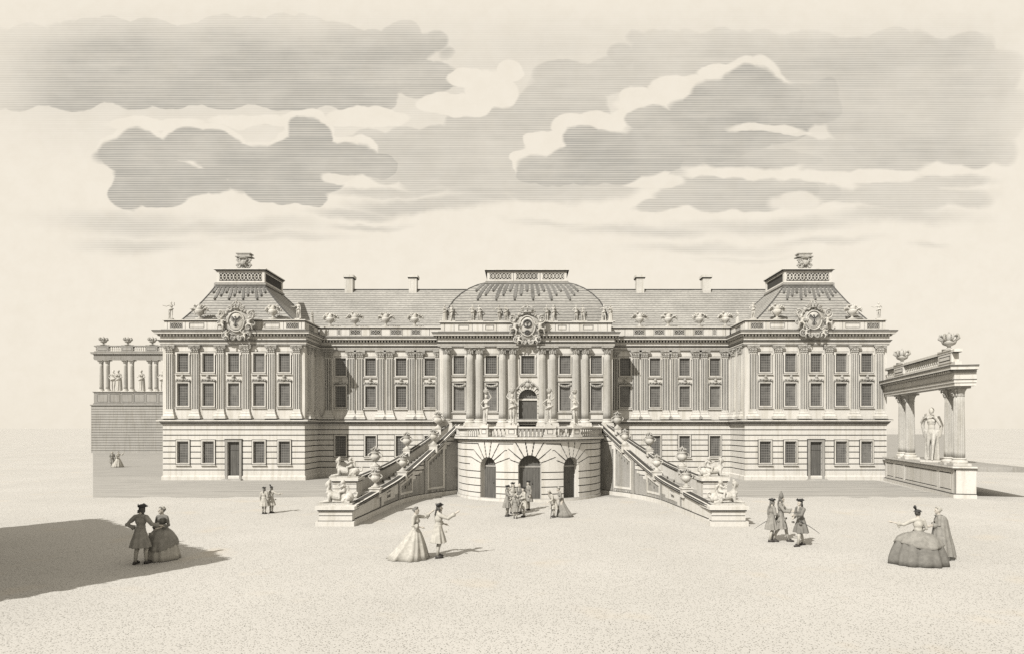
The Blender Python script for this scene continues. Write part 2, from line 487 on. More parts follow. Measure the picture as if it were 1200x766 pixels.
for k in range(1, len(PATH)-2):
    if (PATH[k+1][0]-PATH[k][0]) > .1: dentils(PATH[k], PATH[k+1])
dentils(PATH[2], PATH[3]); dentils(PATH[8], PATH[9])

# --- attic
def attic_panels(a, b, y, specs):
    """specs: (x0, x1, kind) kind 1 = pierced grille, 2 = sunk panel"""
    mb = MB(); h = []
    for x0, x1, k in specs:
        if k == 1: h.append((x0, x1, 11.87, 12.27, .09, 1))
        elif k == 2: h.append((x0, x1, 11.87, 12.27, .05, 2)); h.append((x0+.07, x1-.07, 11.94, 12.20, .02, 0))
        elif k == 3: h.append((x0-.018, x0+.018, 11.8, 12.36, .04, 1))
    mb.wall(flatpt((0, y, 0), (1,0,0), (0,1,0)), a, b, 11.7, 12.42, h)
    mb.box(a, b, y+.35, y+.4, 11.7, 12.42)
    gr = part(mb, 'attic_parapet', ['limewash', 'joint', 'grey_stone'])
    for x0, x1, k in specs:       # carved strapwork filling each pierced panel
        if k != 1: continue
        n = max(2, round((x1-x0)/.36)); w = (x1-x0)/n; g = MB()
        for i in range(n):
            cx = x0 + (i+.5)*w
            pts = [(cx+.42*w*cos(t*pi/6), y+.04, 12.07+.17*sin(t*pi/6)) for t in range(13)]
            g.tube(pts, .035, 5, 0)
            g.tube([(cx-.4*w, y+.05, 11.9), (cx, y+.05, 12.07), (cx+.4*w, y+.05, 12.24)], .028, 5)
            g.tube([(cx-.4*w, y+.05, 12.24), (cx, y+.05, 12.07), (cx+.4*w, y+.05, 11.9)], .028, 5)
        g.build('strapwork', ['grey_stone'], gr)
I = .1
for c, s in ((CL, 1), (CR, 1)):
    sp = []
    for q in (-1, 1):
        a, b = sorted((c+q*2.35, c+q*3.55)); sp.append((a, b, 2))
        a, b = sorted((c+q*3.15+q*.9, c+q*5.05)); sp.append((a, b, 1))
        sp += [(c+q*3.85, 0, 3), (c+q*2.15, 0, 3), (c+q*5.25, 0, 3)]
    attic_panels(c-5.5, c+5.5, YW+I, sp)
for x0, x1, cs in ((XL1, XC0, (-15.95, -14.9, -13.2, -11.5, -9.75, -8.2)), (XC1, XR0, (8.9, 10.6, 12.25, 13.95, 15.5, 16.6))):
    e = [(a, b) for a, b in zip(cs[:-1], cs[1:])]
    sp = [(a+.42, b-.42, 1) for a, b in e] + [(q, 0, 3) for a in cs for q in (a-.36, a+.36)]
    attic_panels(x0, x1, YR+I, sp)
sp = []
for q in (-1, 1):
    for d in (2.35, 3.45, 4.3, 5.75):
        sp.append((CC+q*d, 0, 3))
    for d0, d1 in ((2.55, 3.25), (4.55, 5.4)):
        a, b = sorted((CC+q*d0, CC+q*d1)); sp.append((a, b, 2))
    sp += [(CC+q*6.5, 0, 3)]
attic_panels(XC0+.1, XC1-.1, YC+I, sp)
mb = MB()
for inner, s in ((XL1, -1), (XR0, 1)):
    mb.wall(flatpt((inner+s*I, 0, 0), (0,1,0), (s,0,0)), YW+I, YR+I, 11.7, 12.42, [(YW+1.2, YW+2.5, 11.87, 12.27, .05, 2)])
for ox, s in ((XL0, 1), (XR1, -1)): mb.wall(flatpt((ox+s*I, 0, 0), (0,1,0), (s,0,0)), YW+I, YB, 11.7, 12.42)
for ox, s in ((XC0, 1), (XC1, -1)): mb.wall(flatpt((ox+s*I, 0, 0), (0,1,0), (s,0,0)), YC+I, YR+I, 11.7, 12.42)
part(mb, 'attic_return', ['limewash', 'joint', 'grey_stone'])
mb = MB(); mb.sweep(PATH, [(-.40,12.38), (-.06,12.38), (-.06,12.42), (.04,12.45), (.04,12.52), (-.40,12.55)], [0,1,2,0,2])
part(mb, 'attic_coping', S3)

# --- pilasters
def capital_mesh(w, d, hgt=.58, round_=False):
    mb = MB()
    if round_:
        mb.lathe([(w*.5,0),(w*.56,.05),(w*.5,.08),(w*.56,.3),(w*.72,.46)], (0,0,0), 14)
    else:
        mb.frustum(-w*.5, w*.5, -d, 0, 0, -w*.68, w*.68, -d-.12, 0, .46)
        mb.box(-w*.55, w*.55, -d-.03, 0, 0, .05)
    mb.box(-w*.82, w*.82, -(w*.82 if round_ else d+.17), (w*.82 if round_ else 0), .47, hgt)
    for row, (z, n, r) in enumerate(((.1, 4, .5), (.24, 3, .56))):        # two rows of acanthus leaves
        for i in range(n):
            t = (i+.5)/n*2-1
            x = t*w*(r+.05); y = -(sqrt(max(.02, 1-t*t*.8))*w*.55 if round_ else d+.04+row*.04)
            mb.ball((x, y, z), (w*.14, .05, .1), 6); mb.ball((x, y-.05, z+.1), (w*.11, .05, .035), 6)
    for q in (-1, 1):                                                        # volutes
        cx = q*w*.66; cy = -(w*.6 if round_ else d+.13)
        pts = [(cx - q*.11*(1-t/16)*cos(t*.75), cy, .37 + .11*(1-t/16)*sin(t*.75)) for t in range(14)]
        mb.tube(pts, .028, 5)
    mb.ball((0, -(w*.8 if round_ else d+.17), .52), (.07, .04, .06), 6)
    return mb.mesh('capital', ['carved_stone'])
def pilaster(x, y, rz=0, w=.55, z0=4.805, z1=10.53, proto=[None]):
    if proto[0] is None:
        d = .13
        mb = MB(); H0, H1 = .62, z1-z0-.58
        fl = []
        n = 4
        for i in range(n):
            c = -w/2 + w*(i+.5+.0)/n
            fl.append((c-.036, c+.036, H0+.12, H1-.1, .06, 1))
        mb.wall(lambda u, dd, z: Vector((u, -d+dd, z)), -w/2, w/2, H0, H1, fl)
        mb.box(-w/2, w/2, -d+.06, 0, H0, H1)
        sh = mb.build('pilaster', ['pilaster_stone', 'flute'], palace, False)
        b = MB()
        b.box(-w*.92, w*.92, -d-.24, 0, 0, .16); b.frustum(-w*.86, w*.86, -d-.2, 0, .175, -w*.66, w*.66, -d-.1, 0, .36)
        b.box(-w*.66, w*.66, -d-.1, 0, .36, .42); b.frustum(-w*.62, w*.62, -d-.08, 0, .43, -w*.52, w*.52, -d-.02, 0, .60); b.box(-w*.55, w*.55, -d-.04, 0, .60, .64)
        b.box(-w*.89, w*.89, -d-.2, 0, .155, .178, 1); b.box(-w*.63, w*.63, -d-.08, 0, .42, .432, 1)
        b.build('base', ['pilaster_stone', 'joint'], sh)
        link('capital', capital_mesh(w, d), sh, (0, 0, z1-z0-.585))
        proto[0] = sh; o = sh
    else: o = copy_tree(proto[0])
    o.location = Vector((x, y, z0)) + PO; o.rotation_euler = (0, 0, rz)
    return o
for c in (CL, CR):
    for q in (-4.95, -2.97, -.99, .99, 2.97, 4.95): pilaster(c+q, YW)
for x in (-16.25, -14.35, -13.62, -11.87, -11.13, -9.33, -8.62, -7.05): pilaster(x, YR)
for x in (9.42, 10.13, 11.92, 12.62, 14.42, 15.13, 16.85): pilaster(x, YR)
pilaster(XL1, YW+.8, pi/2); pilaster(XR0, YW+.8, -pi/2); pilaster(XL1, YW+2.4, pi/2); pilaster(XR0, YW+2.4, -pi/2)
pilaster(7.62, YR)
# --- engaged columns of the centre pavilion
def column_shaft(mb, r, h, seg=96, nfl=16, r1=.86):
    ks = 10
    prof = []
    for k in range(ks+1):
        t = k/ks; prof.append((r*(1 - (1-r1)*t**1.6), h*t))
    mb.lathe(prof, (0,0,0), seg, 0, None, 1, 1, lambda a, t: 1 - .15*(0.5+.5*cos(a*nfl))**2 * (1 if .02 < t < .98 else 0))
def column_base(mb, r):
    mb.box(-r*1.5, r*1.5, -r*1.5, r*1.5, 0, .14)
    mb.lathe([(r*1.4,.14),(r*1.46,.2),(r*1.4,.27),(r*1.16,.3),(r*1.12,.35),(r*1.25,.39),(r*1.22,.44),(r*1.05,.46)], (0,0,0), 24)
def column_proto(name, parent, r, h, loc):
    mb = MB(); column_shaft(mb, r, h-.46-.6); me = mb.mesh('column', ['column_stone'], True)
    for v in me.vertices: v.co.z += .46
    o = link(name, me, parent, loc)
    b = MB(); column_base(b, r); b.build('base', ['pilaster_stone'], o, False)
    link('capital', capital_mesh(r*1.75, .1, .6, True), o, (0, 0, h-.6))
    return o
cxs = [PX(p, YC) for p in (523.7, 551, 562, 589, 601, 635.5, 647.5, 674.5, 685.5, 711)]
c0 = None
for x in cxs:
    loc = Vector((x, YC-.12, 4.34)) + PO
    if c0 is None: c0 = column_proto('column', palace, .31, 10.53-4.34, loc)
    else: copy_tree(c0, palace, loc)
mb = MB()
for a, b in ((523.7, 523.7), (551, 562), (589, 601), (635.5, 647.5), (674.5, 685.5), (711, 711)):
    mb.box(PX(a, YC)-.5, PX(b, YC)+.5, YC-.62, YC+.02, 3.5, 4.34)
part(mb, 'column_pedestal', S3)

# --- windows: one of each kind, then copies
protos = {}
def make_window(kind):
    w, h = {'upper': (winw, 1.40), 'main': (winw, 1.70), 'basement': (winw, 1.64), 'tall': (winw, 2.1), 'broad': (.5, 1.38)}[kind]
    mb = MB(); f = .12; t = .07
    mb.box(-w-f, w+f, -t, .0, h, h+f); mb.box(-w-f, w+f, -t, 0, -f, 0); mb.box(-w-f, -w, -t, 0, 0, h); mb.box(w, w+f, -t, 0, 0, h)
    o = .05                                                   # dark strips round the frame, a shadow gap painted as an outline
    for (a, b, c, d) in ((-w-f-o, w+f+o, h+f, h+f+o), (-w-f-o, w+f+o, -f-o, -f), (-w-f-o, -w-f, -f, h+f), (w+f, w+f+o, -f, h+f)): mb.box(a, b, -t*.45, 0, c, d, 1)
    for (a, b, c, d) in ((-w-.035, w+.035, h, h+.035), (-w-.035, w+.035, -.035, 0), (-w-.035, -w, 0, h), (w, w+.035, 0, h)): mb.box(a, b, -t-.004, -t+.01, c, d, 1)
    if kind in ('upper', 'broad'):                           # lugged corners
        for q in (-1, 1):
            a, b = sorted((q*(w+f), q*(w+f+.06))); mb.box(a, b, -t, 0, h-.1, h+f+.001)
    mats = ['limewash', 'joint']
    win = mb.build('window', mats, palace)
    p = MB(); p.box(-w, w, .09, .14, 0, h); p.build('pane', ['window_glass'], win)
    s = MB(); s.box(-w-f-.06, w+f+.06, -t-.07, 0, -f-.11, -f-.05) ; s.build('sill', ['limewash'], win)
    if kind in ('main', 'tall'):
        q = MB(); zt = h+f+.04
        if kind == 'main':
            q.box(-w-f-.02, w+f+.02, -.12, 0, zt, zt+.05)
            for sgn in (-1, 1):
                q.tube([(sgn*(.55-.03*k), -.08, zt+.08+.14*sin(k*.32)*(1-k*.03)) for k in range(11)], .045, 6)
                q.ball((sgn*.5, -.08, zt+.11), (.09, .06, .08), 8); q.ball((sgn*.2, -.08, zt+.17), (.08, .06, .07), 8)
            q.ball((0, -.12, zt+.16), (.16, .09, .11), 8); q.ball((0, -.14, zt+.37), (.12, .1, .14), 10)
            q.tube([(0, -.11, zt+.15), (0, -.12, zt+.3)], .06, 8)
        else:
            q.box(-w-f-.03, w+f+.03, -.13, 0, zt-.02, zt+.07)
            for k in range(7):
                q.ball((-.42+.14*k, -.1, h-.12-.1*sin(k*pi/6)), (.085, .06, .1), 8)
        q.build('crest', ['carved_stone'], win, True)
    return win
wcount = {}
for kind, x, y, z in windows:
    if kind not in protos:
        protos[kind] = make_window(kind); o = protos[kind]
    else: o = copy_tree(protos[kind])
    o.location = Vector((x, y, z)) + PO
# --- the two basement doors
dp = None
for cx, y in doors:
    if dp is None:
        mb = MB()
        for q in (-1, 1):
            a, b = sorted((q*.46, q*.64)); mb.box(a, b, -.10, 0, .12, 3.0)
            a, b = sorted((q*.64, q*.69)); mb.box(a, b, -.04, 0, .12, 3.2, 1)
        mb.box(-.64, .64, -.10, 0, 3.0, 3.17); mb.box(-.69, .69, -.13, 0, 3.17, 3.22, 1)
        dp = mb.build('door', ['grey_stone', 'joint'], palace)
        l = MB(); l.box(-.46, .46, .12, .18, .12, 3.0); l.box(-.46, .46, .09, .12, 2.35, 2.42, 0); lf = l.build('door_leaf', ['door_timber'], dp)
        k = MB(); k.ball((.3, .11, 1.25), .035, 8); k.build('handle', ['iron'], dp)
        st = MB(); st.frustum(-.8, .8, -.55, 0, 0, -.7, .7, -.4, 0, .12); st.build('step', ['grey_stone'], dp)
        o = dp
    else: o = copy_tree(dp)
    o.location = Vector((cx, y, 0)) + PO
# --- great garden door: round-headed, rusticated surround, carved crest
mb = MB(); R = .74; zs = 6.41
for q in (-1, 1):
    z = 4.12; k = 0
    while z < zs-.1:
        w = .26 if k % 2 == 0 else .2
        a, b = sorted((q*R, q*(R+w))); mb.box(a, b, -.16 if k % 2 == 0 else -.1, 0, z, z+.27); z += .29; k += 1
n = 15
for i in range(n):
    a0, a1 = pi*i/n+.02, pi*(i+1)/n-.02; Ro = R+(.36 if i % 2 == 0 else .28); d = -.16 if i % 2 == 0 else -.1
    vs = []
    for y in (d, 0):
        vs += [(R*cos(a0), y, zs+R*sin(a0)), (Ro*cos(a0), y, zs+Ro*sin(a0)), (Ro*cos(a1), y, zs+Ro*sin(a1)), (R*cos(a1), y, zs+R*sin(a1))]
    mb.add(vs, [(0,1,2,3),(4,7,6,5),(0,4,5,1),(1,5,6,2),(2,6,7,3),(3,7,4,0)])
for q in (-1, 1):                                          # spandrels that close the square opening round the arch
    m = 12
    for i in range(m):
        a0 = pi/2*i/m; a1 = pi/2*(i+1)/m
        vs = [(q*R*cos(a0), .0, zs+R*sin(a0)), (q*R*cos(a1), .0, zs+R*sin(a1)), (q*R*cos(a1), 0, zs+R+.02), (q*R*cos(a0), 0, zs+R+.02)]
        mb.add(vs, [(0,1,2,3)])
gd = part(MB(), 'garden_door', ['limewash']); bpy.data.objects.remove(gd)
gd = mb.build('garden_door', ['pilaster_stone'], palace, False, Vector((centre_mid, YC, 0)) + PO)
l = MB(); l.box(-.74, .74, .3, .38, 4.1, 6.3); l.build('door_leaf', ['door_timber'], gd)
l = MB(); l.box(-.74, .74, .3, .36, 6.3, 7.16); l.build('fanlight', ['window_glass'], gd)
l = MB(); l.box(-.76, .76, .2, .34, 6.28, 6.42); l.build('transom', ['limewash'], gd)
l = MB()
for q in (-1, 1):
    l.tube([(q*(.95-.075*k), -.16, zs+.66+.62*sin(k*.155)) for k in range(12)], .075, 6)
    l.tube([(q*(.28+.1*cos(t*.7)), -.2, zs+1.08+.1*sin(t*.7)) for t in range(9)], .05, 6)
l.ball((0,-.18,zs+1.1), (.2,.12,.24), 10); l.ball((0,-.24,zs+1.42), (.12,.12,.15), 10); l.ball((.18,-.2,zs+1.35),(.1,.08,.1),8); l.ball((-.18,-.2,zs+1.35),(.1,.08,.1),8)
l.build('crest', ['carved_stone'], gd, True)

# --- roofs
def hip_roof(rings, name='roof'):
    mb = MB(); o = 0
    for k, (x0, x1, y0, y1, z) in enumerate(rings): mb.v += [Vector(p) for p in ((x0,y0,z),(x1,y0,z),(x1,y1,z),(x0,y1,z))]
    for k in range(len(rings)-1):
        for i in range(4):
            j = (i+1) % 4; mb.f.append([k*4+i, k*4+j, k*4+4+j, k*4+4+i]); mb.m.append(0)
    mb.f.append([len(mb.v)-4+i for i in range(4)]); mb.m.append(0)
    for i in range(4):                                     # lead rolls on the hips
        pts = [mb.v[k*4+i] for k in range(len(rings))]
        mb.tube(pts, .055, 5, 1)
    return part(mb, name, ['roof_slate', 'lead'])
def ring_at(rings, z):
    for a, b in zip(rings[:-1], rings[1:]):
        if a[4] <= z <= b[4]:
            t = (z-a[4])/(b[4]-a[4]); return [a[i]+(b[i]-a[i])*t for i in range(5)]
def lambrequin(rings, roof, ztop, n, long_, short_):
    """lead apron hung with tassels below the roof platform"""
    mb = MB(); a = ring_at(rings, ztop)
    for i in range(n):
        t = (i+.5)/n; L = long_ if i % 3 == 1 else short_*(0.8+.4*((i*7) % 3)/2)
        w = (a[1]-a[0])/n*.4; K = 7; vs = []
        for k in range(K+1):
            z = ztop - L*k/K; r = ring_at(rings, z)
            if r is None: break
            x = (r[0]+(r[1]-r[0])*t)*.45 + (a[0]+(a[1]-a[0])*t)*.55 + (t-.5)*.2*k/K
            ww = w*(.55 + .35*sin(k/K*pi)) if k < K else w*.06
            if k == K-1: ww = w*.95
            vs += [(x-ww, r[2]-.05, z), (x+ww, r[2]-.05, z)]
        q = len(vs)//2
        mb.add(vs, [(2*k, 2*k+1, 2*k+3, 2*k+2) for k in range(q-1)])
        x, y, z = (vs[-1][0]+vs[-2][0])/2, vs[-1][1], vs[-1][2]
        mb.ball((x, y-.04, z), (.09, .07, .11), 6)
    r = ring_at(rings, ztop-.12)
    mb.box(a[0]-.1, a[1]+.1, a[2]-.12, a[2]-.02, ztop-.12, ztop)
    mb.build('lambrequin', ['lead_sheet'], roof)
def drum(x0, x1, y0, y1, z0, h, roof, np):
    """balustraded platform that crowns a roof"""
    mb = MB()
    P = [(x0,y1),(x0,y0),(x1,y0),(x1,y1)]
    mb.sweep(P, [(0,0),(.16,0),(.16,.14),(.06,.20),(.0,.22)], [0,2,1,0], False)
    holes = []; w = (x1-x0)/np
    for i in range(np):
        holes.append((x0+w*i+.2, x0+w*(i+1)-.2, .34, h-.3, .07, 1))
        if i: holes += [(x0+w*i-.02, x0+w*i+.02, .24, h-.24, .04, 1)]
    mb.wall(flatpt((0, y0, 0), (1,0,0), (0,1,0)), x0, x1, .2, h-.18, holes)
    for x, s in ((x0,1),(x1,-1)): mb.wall(flatpt((x,0,0),(0,1,0),(s,0,0)), y0, y1, .2, h-.18, [(y0+.25, y1-.25, .34, h-.3, .07, 1)])
    mb.sweep(P, [(0,h-.2),(.06,h-.2),(.06,h-.14),(.2,h-.08),(.2,h),(-.3,h+.01)], [1,2,1,0,2])
    mb.v = [Vector((v.x, v.y, v.z+z0)) for v in mb.v]
    o = mb.build('roof_platform', ['limewash', 'joint', 'grey_stone'], roof)
    for i in range(np):
        g = MB()
        a, b = x0+w*i+.2, x0+w*(i+1)-.2; k = max(2, round((b-a)/.3)); q = (b-a)/k; hz = z0+(.34+h-.3)/2; hh = (h-.64)/2
        for j in range(k):
            cx = a+(j+.5)*q
            g.tube([(cx+.44*q*cos(t*pi/5), y0+.02, hz+hh*.8*sin(t*pi/5)) for t in range(11)], .04, 5)
            g.ball((cx, y0+.02, hz), (.06,.05,.07), 6)
        g.build('strapwork', ['statue_stone'], o)
    return o
for c, dx in ((CL, -.5), (CR, .42)):
    cp = c+dx; rings = []
    for t in (0, .12, .25, .4, .6, .8, 1):
        e = 1-(1-t)**1; cv = .06*sin(pi*t)
        hw = 4.95+(1.95-4.95)*(t+cv); y = 48.55+(50.2-48.55)*(t+cv*.6); yb = 61+(54.2-61)*t
        cx = c+dx*t
        rings.append((cx-hw, cx+hw, y, yb, 12.1+3.6*t))
    rf = hip_roof(rings); lambrequin(rings, rf, 15.62, 13, 1.15, .7)
    drum(cp-1.95, cp+1.95, 50.25, 54.1, 15.7, 1.32, rf, 1)
    # scrolled vase that crowns the platform
    mb = MB(); z0 = 17.02; yy = 51.0; 
    mb.box(cp-.45, cp+.45, yy-.35, yy+.35, z0, z0+.16)
    mb.lathe([(.42,.16),(.3,.22),(.22,.32),(.36,.45),(.5,.62),(.42,.8),(.3,.9),(.36,.96),(.5,1.04),(.5,1.1),(.3,1.12)], (cp,yy,z0), 16, 0, None, 1, .8)
    for q in (-1,1):
        for kz, rr, off in ((.40,.22,.42),(.85,.17,.44)):
            mb.tube([(cp+q*(off+rr*(1-t*.05)*cos(t*.62)), yy-.18, z0+kz+rr*(1-t*.05)*sin(t*.62)) for t in range(14)], .065, 6)
        mb.tube([(cp+q*.3, yy-.25, z0+.2), (cp+q*.12, yy-.4, z0+.55), (cp+q*.3, yy-.3, z0+.95)], .05, 6)
    mb.ball((cp, yy-.35, z0+.6), (.17,.13,.22), 10)
    mb.box(cp-.66, cp+.66, yy-.35, yy+.35, z0+1.12, z0+1.2); mb.box(cp-.5, cp+.5, yy-.28, yy+.28, z0+1.2, z0+1.38); mb.box(cp-.6, cp+.6, yy-.33, yy+.33, z0+1.38, z0+1.46)
    mb.build('finial', ['carved_stone'], rf)
rings = []
for z, hw, y in ((12.1, 6.78, 49.35), (12.9, 6.62, 49.45), (13.7, 6.3, 49.62), (14.4, 5.9, 49.85), (15.0, 5.35, 50.15), (15.5, 4.7, 50.45), (15.85, 4.05, 50.75), (16.05, 3.45, 51.0)):
    cx = CC + .08*(z-12.1)/4
    rings.append((cx-hw, cx+hw, y, 62.5-(y-49.35), z))
crf = hip_roof(rings); lambrequin(rings, crf, 15.98, 19, 1.5, .9)
drum(CC+.08-3.3, CC+.08+3.3, 51.05, 59, 16.02, 1.15, crf, 3)
# long roofs of the recessed ranges, with chimneys on the ridge
for x0, x1, chim in ((-24.4, -1.5, (410, 484.5)), (2.0, 24.7, (749.5, 827))):
    mb = MB()
    vs = []
    for x in (x0, x1): vs += [(x, 51.85, 12.1), (x, 57.4, 16.9), (x, 63, 12.1)]
    mb.add(vs, [(0,3,4,1), (1,4,5,2), (0,1,2), (3,5,4)])
    mb.tube([(x0, 57.4, 16.93), (x1, 57.4, 16.93)], .07, 6, 1)
    rf = part(mb, 'roof', ['roof_slate', 'lead'])
    for p in chim:
        c = MB(); x = PX(p, 57.4); 
        c.box(x-.36, x+.36, 57.0, 57.8, 16.2, 17.95); c.wall(flatpt((0, 56.99, 0), (1,0,0), (0,1,0)), x-.36, x+.36, 16.7, 17.9, [(x-.2, x+.2, 17.0, 17.75, .03, 1)])
        c.box(x-.43, x+.43, 56.93, 57.87, 17.9, 17.98, 1); c.box(x-.48, x+.48, 56.88, 57.92, 17.98, 18.2); c.box(x-.3, x+.3, 57.1, 57.7, 18.2, 18.24, 1)
        c.build('chimney', ['pilaster_stone', 'joint'], rf)
mb = MB()                                                   # flat gutters behind the parapets and the closing back wall
mb.box(XL0+.2, XR1-.2, YR+.5, YB-.1, 11.6, 12.08); mb.box(XL0+.2, XL1-.2, YW+.5, YR+.5, 11.6, 12.07); mb.box(XR0+.2, XR1-.2, YW+.5, YR+.5, 11.6, 12.07); mb.box(XC0+.2, XC1-.2, YC+.5, YR+.5, 11.6, 12.07)
part(mb, 'gutter', ['lead'])
mb = MB(); mb.box(XL0+.02, XR1-.02, YB-.3, YB-.02, 0, 11.6); part(mb, 'back_wall', ['limewash'])

# --- armorial carvings
def spiral(mb, cx, cz, y, r, turns, q, th, a0=0):
    n = int(turns*12)
    mb.tube([(cx+q*r*(1-.8*t/n)*cos(a0+t*2*pi/12), y, cz+r*(1-.8*t/n)*sin(a0+t*2*pi/12)) for t in range(n+1)], [th*(1-.5*t/n) for t in range(n+1)], 6)
def crown(mb, cx, y, cz, w):
    mb.lathe([(w,0),(w*1.05,.05),(w*.98,.12)], (cx,y,cz), 16, 0, None, 1, .6)
    for k in range(5):
        a = pi+pi*(k+.0)/4
        mb.tube([(cx+w*cos(a), y+w*.6*sin(a), cz+.1), (cx+w*1.25*cos(a), y+w*.7*sin(a), cz+.3), (cx+w*.7*cos(a), y+w*.4*sin(a), cz+.5), (cx, y, cz+.52)], .05, 6)
        mb.ball((cx+w*1.22*cos(a), y+w*.7*sin(a), cz+.3), .065, 6)
    mb.ball((cx,y,cz+.6), .09, 8); mb.box(cx-.02,cx+.02,y-.02,y+.02,cz+.62,cz+.82); mb.box(cx-.08,cx+.08,y-.02,y+.02,cz+.72,cz+.76)
def putto_into(mb, x, y, z, q, s=1.0, lean=0):
    """small seated supporter figure"""
    mb.ball((x,y,z+.28*s), (.13*s,.12*s,.2*s), 8); mb.ball((x+q*.05*s,y-.04,z+.57*s), .1*s, 8)
    mb.limb([(x-q*.1*s,y-.05,z+.42*s),(x-q*.26*s,y-.08,z+.34*s),(x-q*.38*s,y-.08,z+.5*s)], [.05*s,.045*s,.035*s], 6)
    mb.limb([(x+q*.1*s,y-.05,z+.42*s),(x+q*.26*s,y-.08,z+.5*s),(x+q*.36*s,y-.05,z+.68*s)], [.05*s,.045*s,.035*s], 6)
    mb.limb([(x,y-.05,z+.15*s),(x+q*.24*s,y-.14,z+.08*s),(x+q*.3*s,y-.1,z-.22*s)], [.085*s,.07*s,.04*s], 6)
    mb.limb([(x,y-.05,z+.15*s),(x-q*.12*s,y-.16,z+.0*s),(x-q*.05*s,y-.1,z-.28*s)], [.085*s,.07*s,.04*s], 6)
def eagle(mb, x, y, z, s):
    """displayed eagle: slim body, head turned, spread wings of separate feathers, legs and fanned tail"""
    mb.ball((x,y,z+.02*s), (.065*s,.045,.15*s), 8); mb.ball((x-.02*s,y-.01,z+.27*s), (.045*s,.04,.05*s), 8)
    mb.tube([(x-.05*s,y-.03,z+.28*s),(x-.12*s,y-.03,z+.25*s)], [.022*s,.006], 5); mb.tube([(x,y,z+.1*s),(x+.01*s,y,z+.19*s),(x-.015*s,y,z+.27*s)], [.045*s,.03*s,.03*s], 6)
    for q in (-1,1):
        mb.tube([(x+q*.05*s,y,z+.1*s),(x+q*.15*s,y,z+.2*s),(x+q*.24*s,y,z+.31*s),(x+q*.3*s,y,z+.3*s)], [.03*s,.03*s,.025*s,.012*s], 6)
        for k in range(5):
            bx = x+q*(.1+.045*k)*s; mb.tube([(bx,y,z+(.15+.035*k)*s),(x+q*(.12+.065*k)*s,y-.01,z+(-.12+.06*k)*s)], [.017*s,.009*s], 5)
        mb.tube([(x+q*.03*s,y,z-.1*s),(x+q*.12*s,y-.02,z-.22*s)], .014*s, 5)
        for k in (-1,0,1): mb.tube([(x+q*.12*s,y-.02,z-.22*s),(x+q*(.12+.05*k)*s,y-.03,z-.29*s)], .009*s, 5)
    for k in (-1,0,1): mb.tube([(x,y,z-.1*s),(x+k*.06*s,y,z-.36*s)], [.02*s,.015*s], 5)
def arms(cx, y, cz, w, h, big):
    back = MB()
    back.ball((cx, y-.02, cz), (w*.46, .18, h*.42), 16)
    n = 26
    for k in range(n):                                       # scrolled rim
        a = 2*pi*k/n; rx = w*.47*(1+.08*(k % 2)); rz = h*.44*(1+.07*(k % 2))
        back.ball((cx+rx*cos(a), y-.1, cz+rz*sin(a)), (.16, .13, .16), 7)
    for q in (-1,1):
        spiral(back, cx+q*w*.5, cz+h*.26, y-.18, .3, 1.6, q, .085, 1); spiral(back, cx+q*w*.55, cz-h*.02, y-.18, .24, 1.6, q, .075, 2)
        spiral(back, cx+q*w*.36, cz-h*.38, y-.18, .3, 1.6, q, .08, 4); spiral(back, cx+q*w*.2, cz+h*.43, y-.2, .2, 1.5, q, .07, .5)
        spiral(back, cx+q*w*.12, cz-h*.48, y-.2, .18, 1.5, q, .06, 3)
        for k in range(4):                                   # palm fronds and banners behind
            a = .25+.33*k
            back.tube([(cx+q*w*.3, y-.05, cz+h*.05), (cx+q*(w*.45+.15*k*0), y-.12, cz+h*.1+.12*k), (cx+q*(w*.5+.42*cos(a)), y-.1, cz+h*.2+.5*sin(a))], [.05,.08,.02], 6)
    o = part(back, 'coat_of_arms', ['carved_stone'], None, True)
    sh = MB()
    sh.ball((cx, y-.14, cz+.03*h), (w*.24, .12, h*.28), 16)
    sh.tube([(cx+w*.27*cos(t*pi/12), y-.2, cz+.03*h+h*.31*sin(t*pi/12)) for t in range(25)], .055, 6)
    sh.build('shield', ['statue_stone'], o, True)
    e = MB()
    if big:
        e.tube([(cx+w*.13*cos(t*pi/8), y-.28, cz+.1*h+h*.11*sin(t*pi/8)) for t in range(17)], .06, 6)
        eagle(e, cx, y-.28, cz+.1*h, .62)
        e.tube([(cx+w*.08*cos(t*pi/8), y-.27, cz-.17*h+h*.06*sin(t*pi/8)) for t in range(17)], .05, 6); e.ball((cx,y-.27,cz-.17*h),(.1,.05,.1),8)
    else: eagle(e, cx, y-.27, cz+.04*h, 1.2)
    e.build('eagle', ['lead'], o, True)
    c = MB(); crown(c, cx, y-.1, cz+h*.44, .3 if not big else .46); c.build('crown', ['carved_stone'], o, True)
    for q in (-1,1):
        p = MB(); putto_into(p, cx+q*w*.43, y-.32, cz-h*.12, q, 1.25 if big else 1.1); link('supporter', p.remesh('supporter', 'statue_stone', .028, 1), o)
        p = MB(); putto_into(p, cx+q*w*.3, y-.34, cz-h*.47 , -q, .85); link('supporter', p.remesh('supporter', 'statue_stone', .028, 1), o)
arms(PX(277, YW-.5), YW-.35, PZ(378, YW-.5), 2.35, 2.45, False)
arms(PX(953.5, YW-.5), YW-.35, PZ(376, YW-.5), 2.25, 2.3, False)
arms(PX(618, YC-.5), YC-.35, PZ(383, YC-.5), 2.3, 2.5, True)
